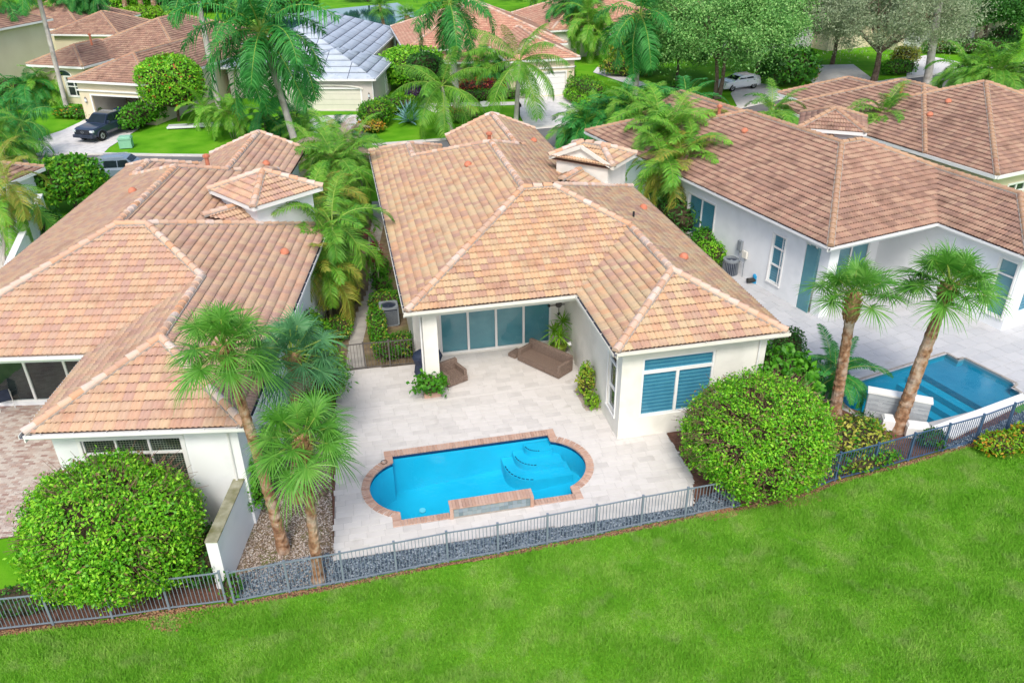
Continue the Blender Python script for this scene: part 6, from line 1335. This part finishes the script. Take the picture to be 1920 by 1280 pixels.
shrub('hedge','red and orange crotons behind the low hedge','hedge',at_(905,176),(3.4,.6,.75),LF_RED,p=3.,ls=.3,dens=50,seed=149,second=LF_WINE,sec=.5,jag=.2)
shrub('bush','golden orange croton beside the white garage','bush',at_(953,174),(.9,.6,.75),LF_ORANGE,p=3.,ls=.3,dens=70,seed=150,jag=.2)
shrub('hedge','large clipped box hedge right of the white garage driveway','hedge',at_(1100,187),(1.5,3.,1.0),LF_LIME,p=5.,ls=.22,dens=90,seed=151,second=LF_MID,sec=.6,rz=R(4),lump=.03)
shrub('hedge','low clipped hedge edging the white garage driveway','hedge',at_(1080,192),(.8,2.3,.55),LF_BALL,p=5.,ls=.22,dens=90,seed=152,rz=R(4),lump=.03)
shrub('topiary','clipped climbing vine column at the left of the white garage door','topiary',at_(965,176),(.4,.35,1.35),LF_MID,p=3.,ls=.2,dens=100,seed=153)
shrub('topiary','slim topiary at the right of the white garage door','topiary',at_(1070,176),(.5,.4,.8),LF_MID,p=2.2,ls=.2,dens=100,seed=154,trunk=1.1)
shrub('flower_bed','ring of red leaves around the royal palm foot on the lawn','flower bed',at_(862,216),(1.75,1.35,.33),LF_RED,p=3.,ls=.22,dens=110,seed=155)
shrub('hedge','green grassy ring below the red leaf bed','hedge',at_(863,224),(2.1,1.5,.30),LF_MID,p=3.5,ls=.3,dens=90,seed=156,asp=.2)
rosette('agave','large blue agave on the front lawn','agave' and at_(768,229),AGAVE,46,2.15,.30,elo=8,ehi=86,seed=3,cat='agave',droop=.12)
shrub('hedge','clipped oval hedge under the hanging royal palm frond','hedge',at_(1242,187),(2.3,1.3,.75),LF_MID,p=3.6,ls=.24,dens=80,seed=157,lump=.03)
shrub('hedge','yellow-green hedge along the side walk','hedge',at_(1170,142),(2.8,1.3,.9),LF_GOLD,p=3.,ls=.28,dens=60,seed=158,second=LF_MID,sec=.5,rz=R(-30))
shrub('bush','tall lime shrub behind the hanging royal palm frond','bush',at_(1195,135),(3.3,2.,3.),LF_LIME,p=2.3,ls=.36,dens=50,seed=159,second=LF_GOLD,sec=.4)
shrub('bush','dark banana-leaved bush between the two driveways','bush',at_(1475,160),(3.1,2.2,1.9),LF_DARK,p=2.2,ls=.5,dens=40,seed=160,jag=.2,second=LF_MID,sec=.3)
shrub('bush','orange-leaved bush right of the banana-leaved bush','bush',at_(1513,152),(1.,.9,.8),LF_ORANGE,p=2.2,ls=.3,dens=60,seed=161)
shrub('hedge','small clipped hedge beside the grey-green oak','hedge',at_(1682,139),(1.9,1.2,.75),LF_MID,p=4.,ls=.24,dens=80,seed=162)
shrub('bush','yellow croton above the small clipped hedge','bush',at_(1695,122),(1.7,1.2,1.1),LF_GOLD,p=2.2,ls=.3,dens=60,seed=163)
shrub('hedge','dark hedge along the walk at the far right','hedge',at_(1840,98),(5.,1.2,.8),LF_DARK,p=3.5,ls=.3,dens=50,seed=164,second=LF_MID,sec=.3)
shrub('hedge','green hedge left of the pale thick palm trunk','hedge',at_(1770,98),(3.2,1.2,.8),LF_MID,p=3.,ls=.3,dens=50,seed=165,second=LF_GOLD,sec=.2)
shrub('bush','round bushes before the cream house, far top right','bush',at_(1880,88),(2.,1.5,1.3),LF_DARK,p=2.3,ls=.3,dens=50,seed=166)
shrub('hedge','dark hedge behind the low palms at the far left','hedge',at_(35,185),(5.5,1.,1.0),LF_DARK,p=4.,ls=.28,dens=50,seed=167,rz=R(-27))
shrub('flower_bed','low bed with orange flowers before the open garage','flower bed',at_(148,220),(2.4,1.,.5),LF_MID,p=3.,ls=.26,dens=80,seed=168,second=LF_ORANGE,sec=.12,rz=R(-20))
shrub('round_tree','leafy rounded green tree behind the left roof edge','tree',at_(142,392),(2.3,2.1,1.6),LF_MID,p=2.1,ls=.3,dens=90,seed=169,trunk=.5,lump=.10,jag=.12,second=LF_LIME,sec=.2)
shrub('bush','dark creeper spilling over the courtyard wall','bush',gp(85,425,1.).to_2d().to_tuple(),(1.0,1.0,1.1),LF_DARK,p=2.,ls=.22,dens=80,seed=170,jag=.3)
for i,(bx,by,rx,rz_,lf) in enumerate(((235,30,5.5,2.6,LF_BALL),(280,42,6.,1.2,LF_LIME),(300,18,6,3.4,LF_DARK),(350,10,6,3.6,LF_DARK),(420,20,7,3.,LF_MID),(190,10,6,4.,LF_DARK),(480,35,5,3.,LF_DARK),(545,30,5,2.6,LF_MID))):
    shrub('far_shrub',['rounded olive shrub at the top left behind the brown roof','long lime hedge behind the brown roof','dark trees at the top left, second from the hedge','dark trees at the top, left of the royal trunk','green mass of shrubs behind the big brown roof','dark shrub mass at the far top left','dark shrub behind the royal palm crown','green shrub near the lake shore'][i],'bush',at_(bx,by),(rx,rx*.6,rz_),lf,p=2.3,ls=.5,dens=26,seed=180+i,lump=.1)
for i,(tx,) in enumerate(((228,),(258,),(282,))):
    tall('bare_trunk',['reddish bare trunk above the lime hedge, left of three','reddish bare trunk above the lime hedge, middle one','reddish bare trunk above the lime hedge, right one'][i],tx+12,36,tx-4,-40,'fan',FR_SAB,r0=.4,r1=.35,bark=BARKS,nf=10,seed=190+i,cat='tree')
# oaks and trees
tree('oak_tree','multi-stemmed oak over the white car','oak' and at_(1345,186),10.2,(7.2,6.4,3.3),LF_OAK,seed=1,ls=.25,n=70000,clumps=110,trunks=2,r0=.26,wisp=1.4,limbs=6)
tree('oak_tree','oak crown filling the top between the palm and the grey tree','at' and at_(1420,135),11.5,(8.,6.,3.6),LF_OAK,seed=2,ls=.26,n=70000,clumps=110,trunks=1,r0=.3,wisp=1.,limbs=7)
tree('oak_tree','large grey-green oak with a short leaning trunk','at' and at_(1638,152),10.8,(9.,7.,3.8),LF_GREY,seed=3,ls=.26,n=80000,clumps=130,trunks=1,r0=.42,wisp=1.7,limbs=8,fork=.28,asp=.3)
tree('oak_tree','darker oak left of the large grey-green oak','at' and at_(1560,120),9.5,(6.,6.,3.0),LF_OAK,seed=4,ls=.26,n=46000,clumps=80,r0=.3,wisp=1.1)
tree('dark_tree','dark green tree with curved black trunk, far top right','at' and at_(1838,92),9.5,(6.5,5.5,3.4),LF_DARK,seed=5,ls=.36,n=34000,clumps=70,r0=.3,wisp=.6)
tree('dark_tree','dark small tree beside the oak, behind the oval hedge','at' and at_(1268,150),6.8,(4.2,4.,2.8),LF_OAK,seed=6,ls=.3,n=26000,clumps=60,r0=.18,wisp=1.2)
for i,(bx,by,h,c,lf) in enumerate(((1270,60,9,(6,5,4),LF_DARK),(1130,20,9,(7,5,4),LF_DARK),(1000,0,8,(7,5,3.6),LF_MID),(1350,30,10,(7,5,4),LF_OAK),(1500,50,10,(7,5,4),LF_OAK),(870,0,8,(6,5,3.6),LF_DARK),(690,2,6,(5,4,2.6),LF_DARK),(60,20,9,(7,6,4),LF_DARK),(500,5,8,(6,5,3.4),LF_MID),(1700,40,10,(6,5,4),LF_OAK),(1910,30,9,(6,5,4),LF_DARK))):
    tree('far_tree',['dark tree between the hanging frond and the oaks, far behind','dark tree behind the big-leaved palms, at the top','green tree behind the red roof, top centre','tree at the top edge behind the oaks, left','tree at the top edge behind the oaks, right','dark tree behind the tall royal palm, top edge','dark tree on the lake shore behind the grey roof','dark tree behind the two-storey house','green tree at the top behind the big royal palm','tree at the top edge behind the pale palm trunk','dark tree in the top right corner'][i],at_(bx,by),h,c,lf,seed=200+i,ls=.5,n=11000,clumps=50,r0=.25,limbs=4)

for i,(bx,by,ty,tx) in enumerate(((8,495,372,5),(22,498,345,14),(55,480,390,30))):
    tall('slim_palm',['slim palm with grey trunk at the left edge, nearest the frame','slim palm before the courtyard wall, middle of three','slim palm before the courtyard wall, right one'][i],bx,by,tx,ty,'areca',[FR_ARE,FR_AREY,FR_COCO][i],r0=.11,r1=.08,nf=11,seed=220+i,scale=1.15,elo=-45)
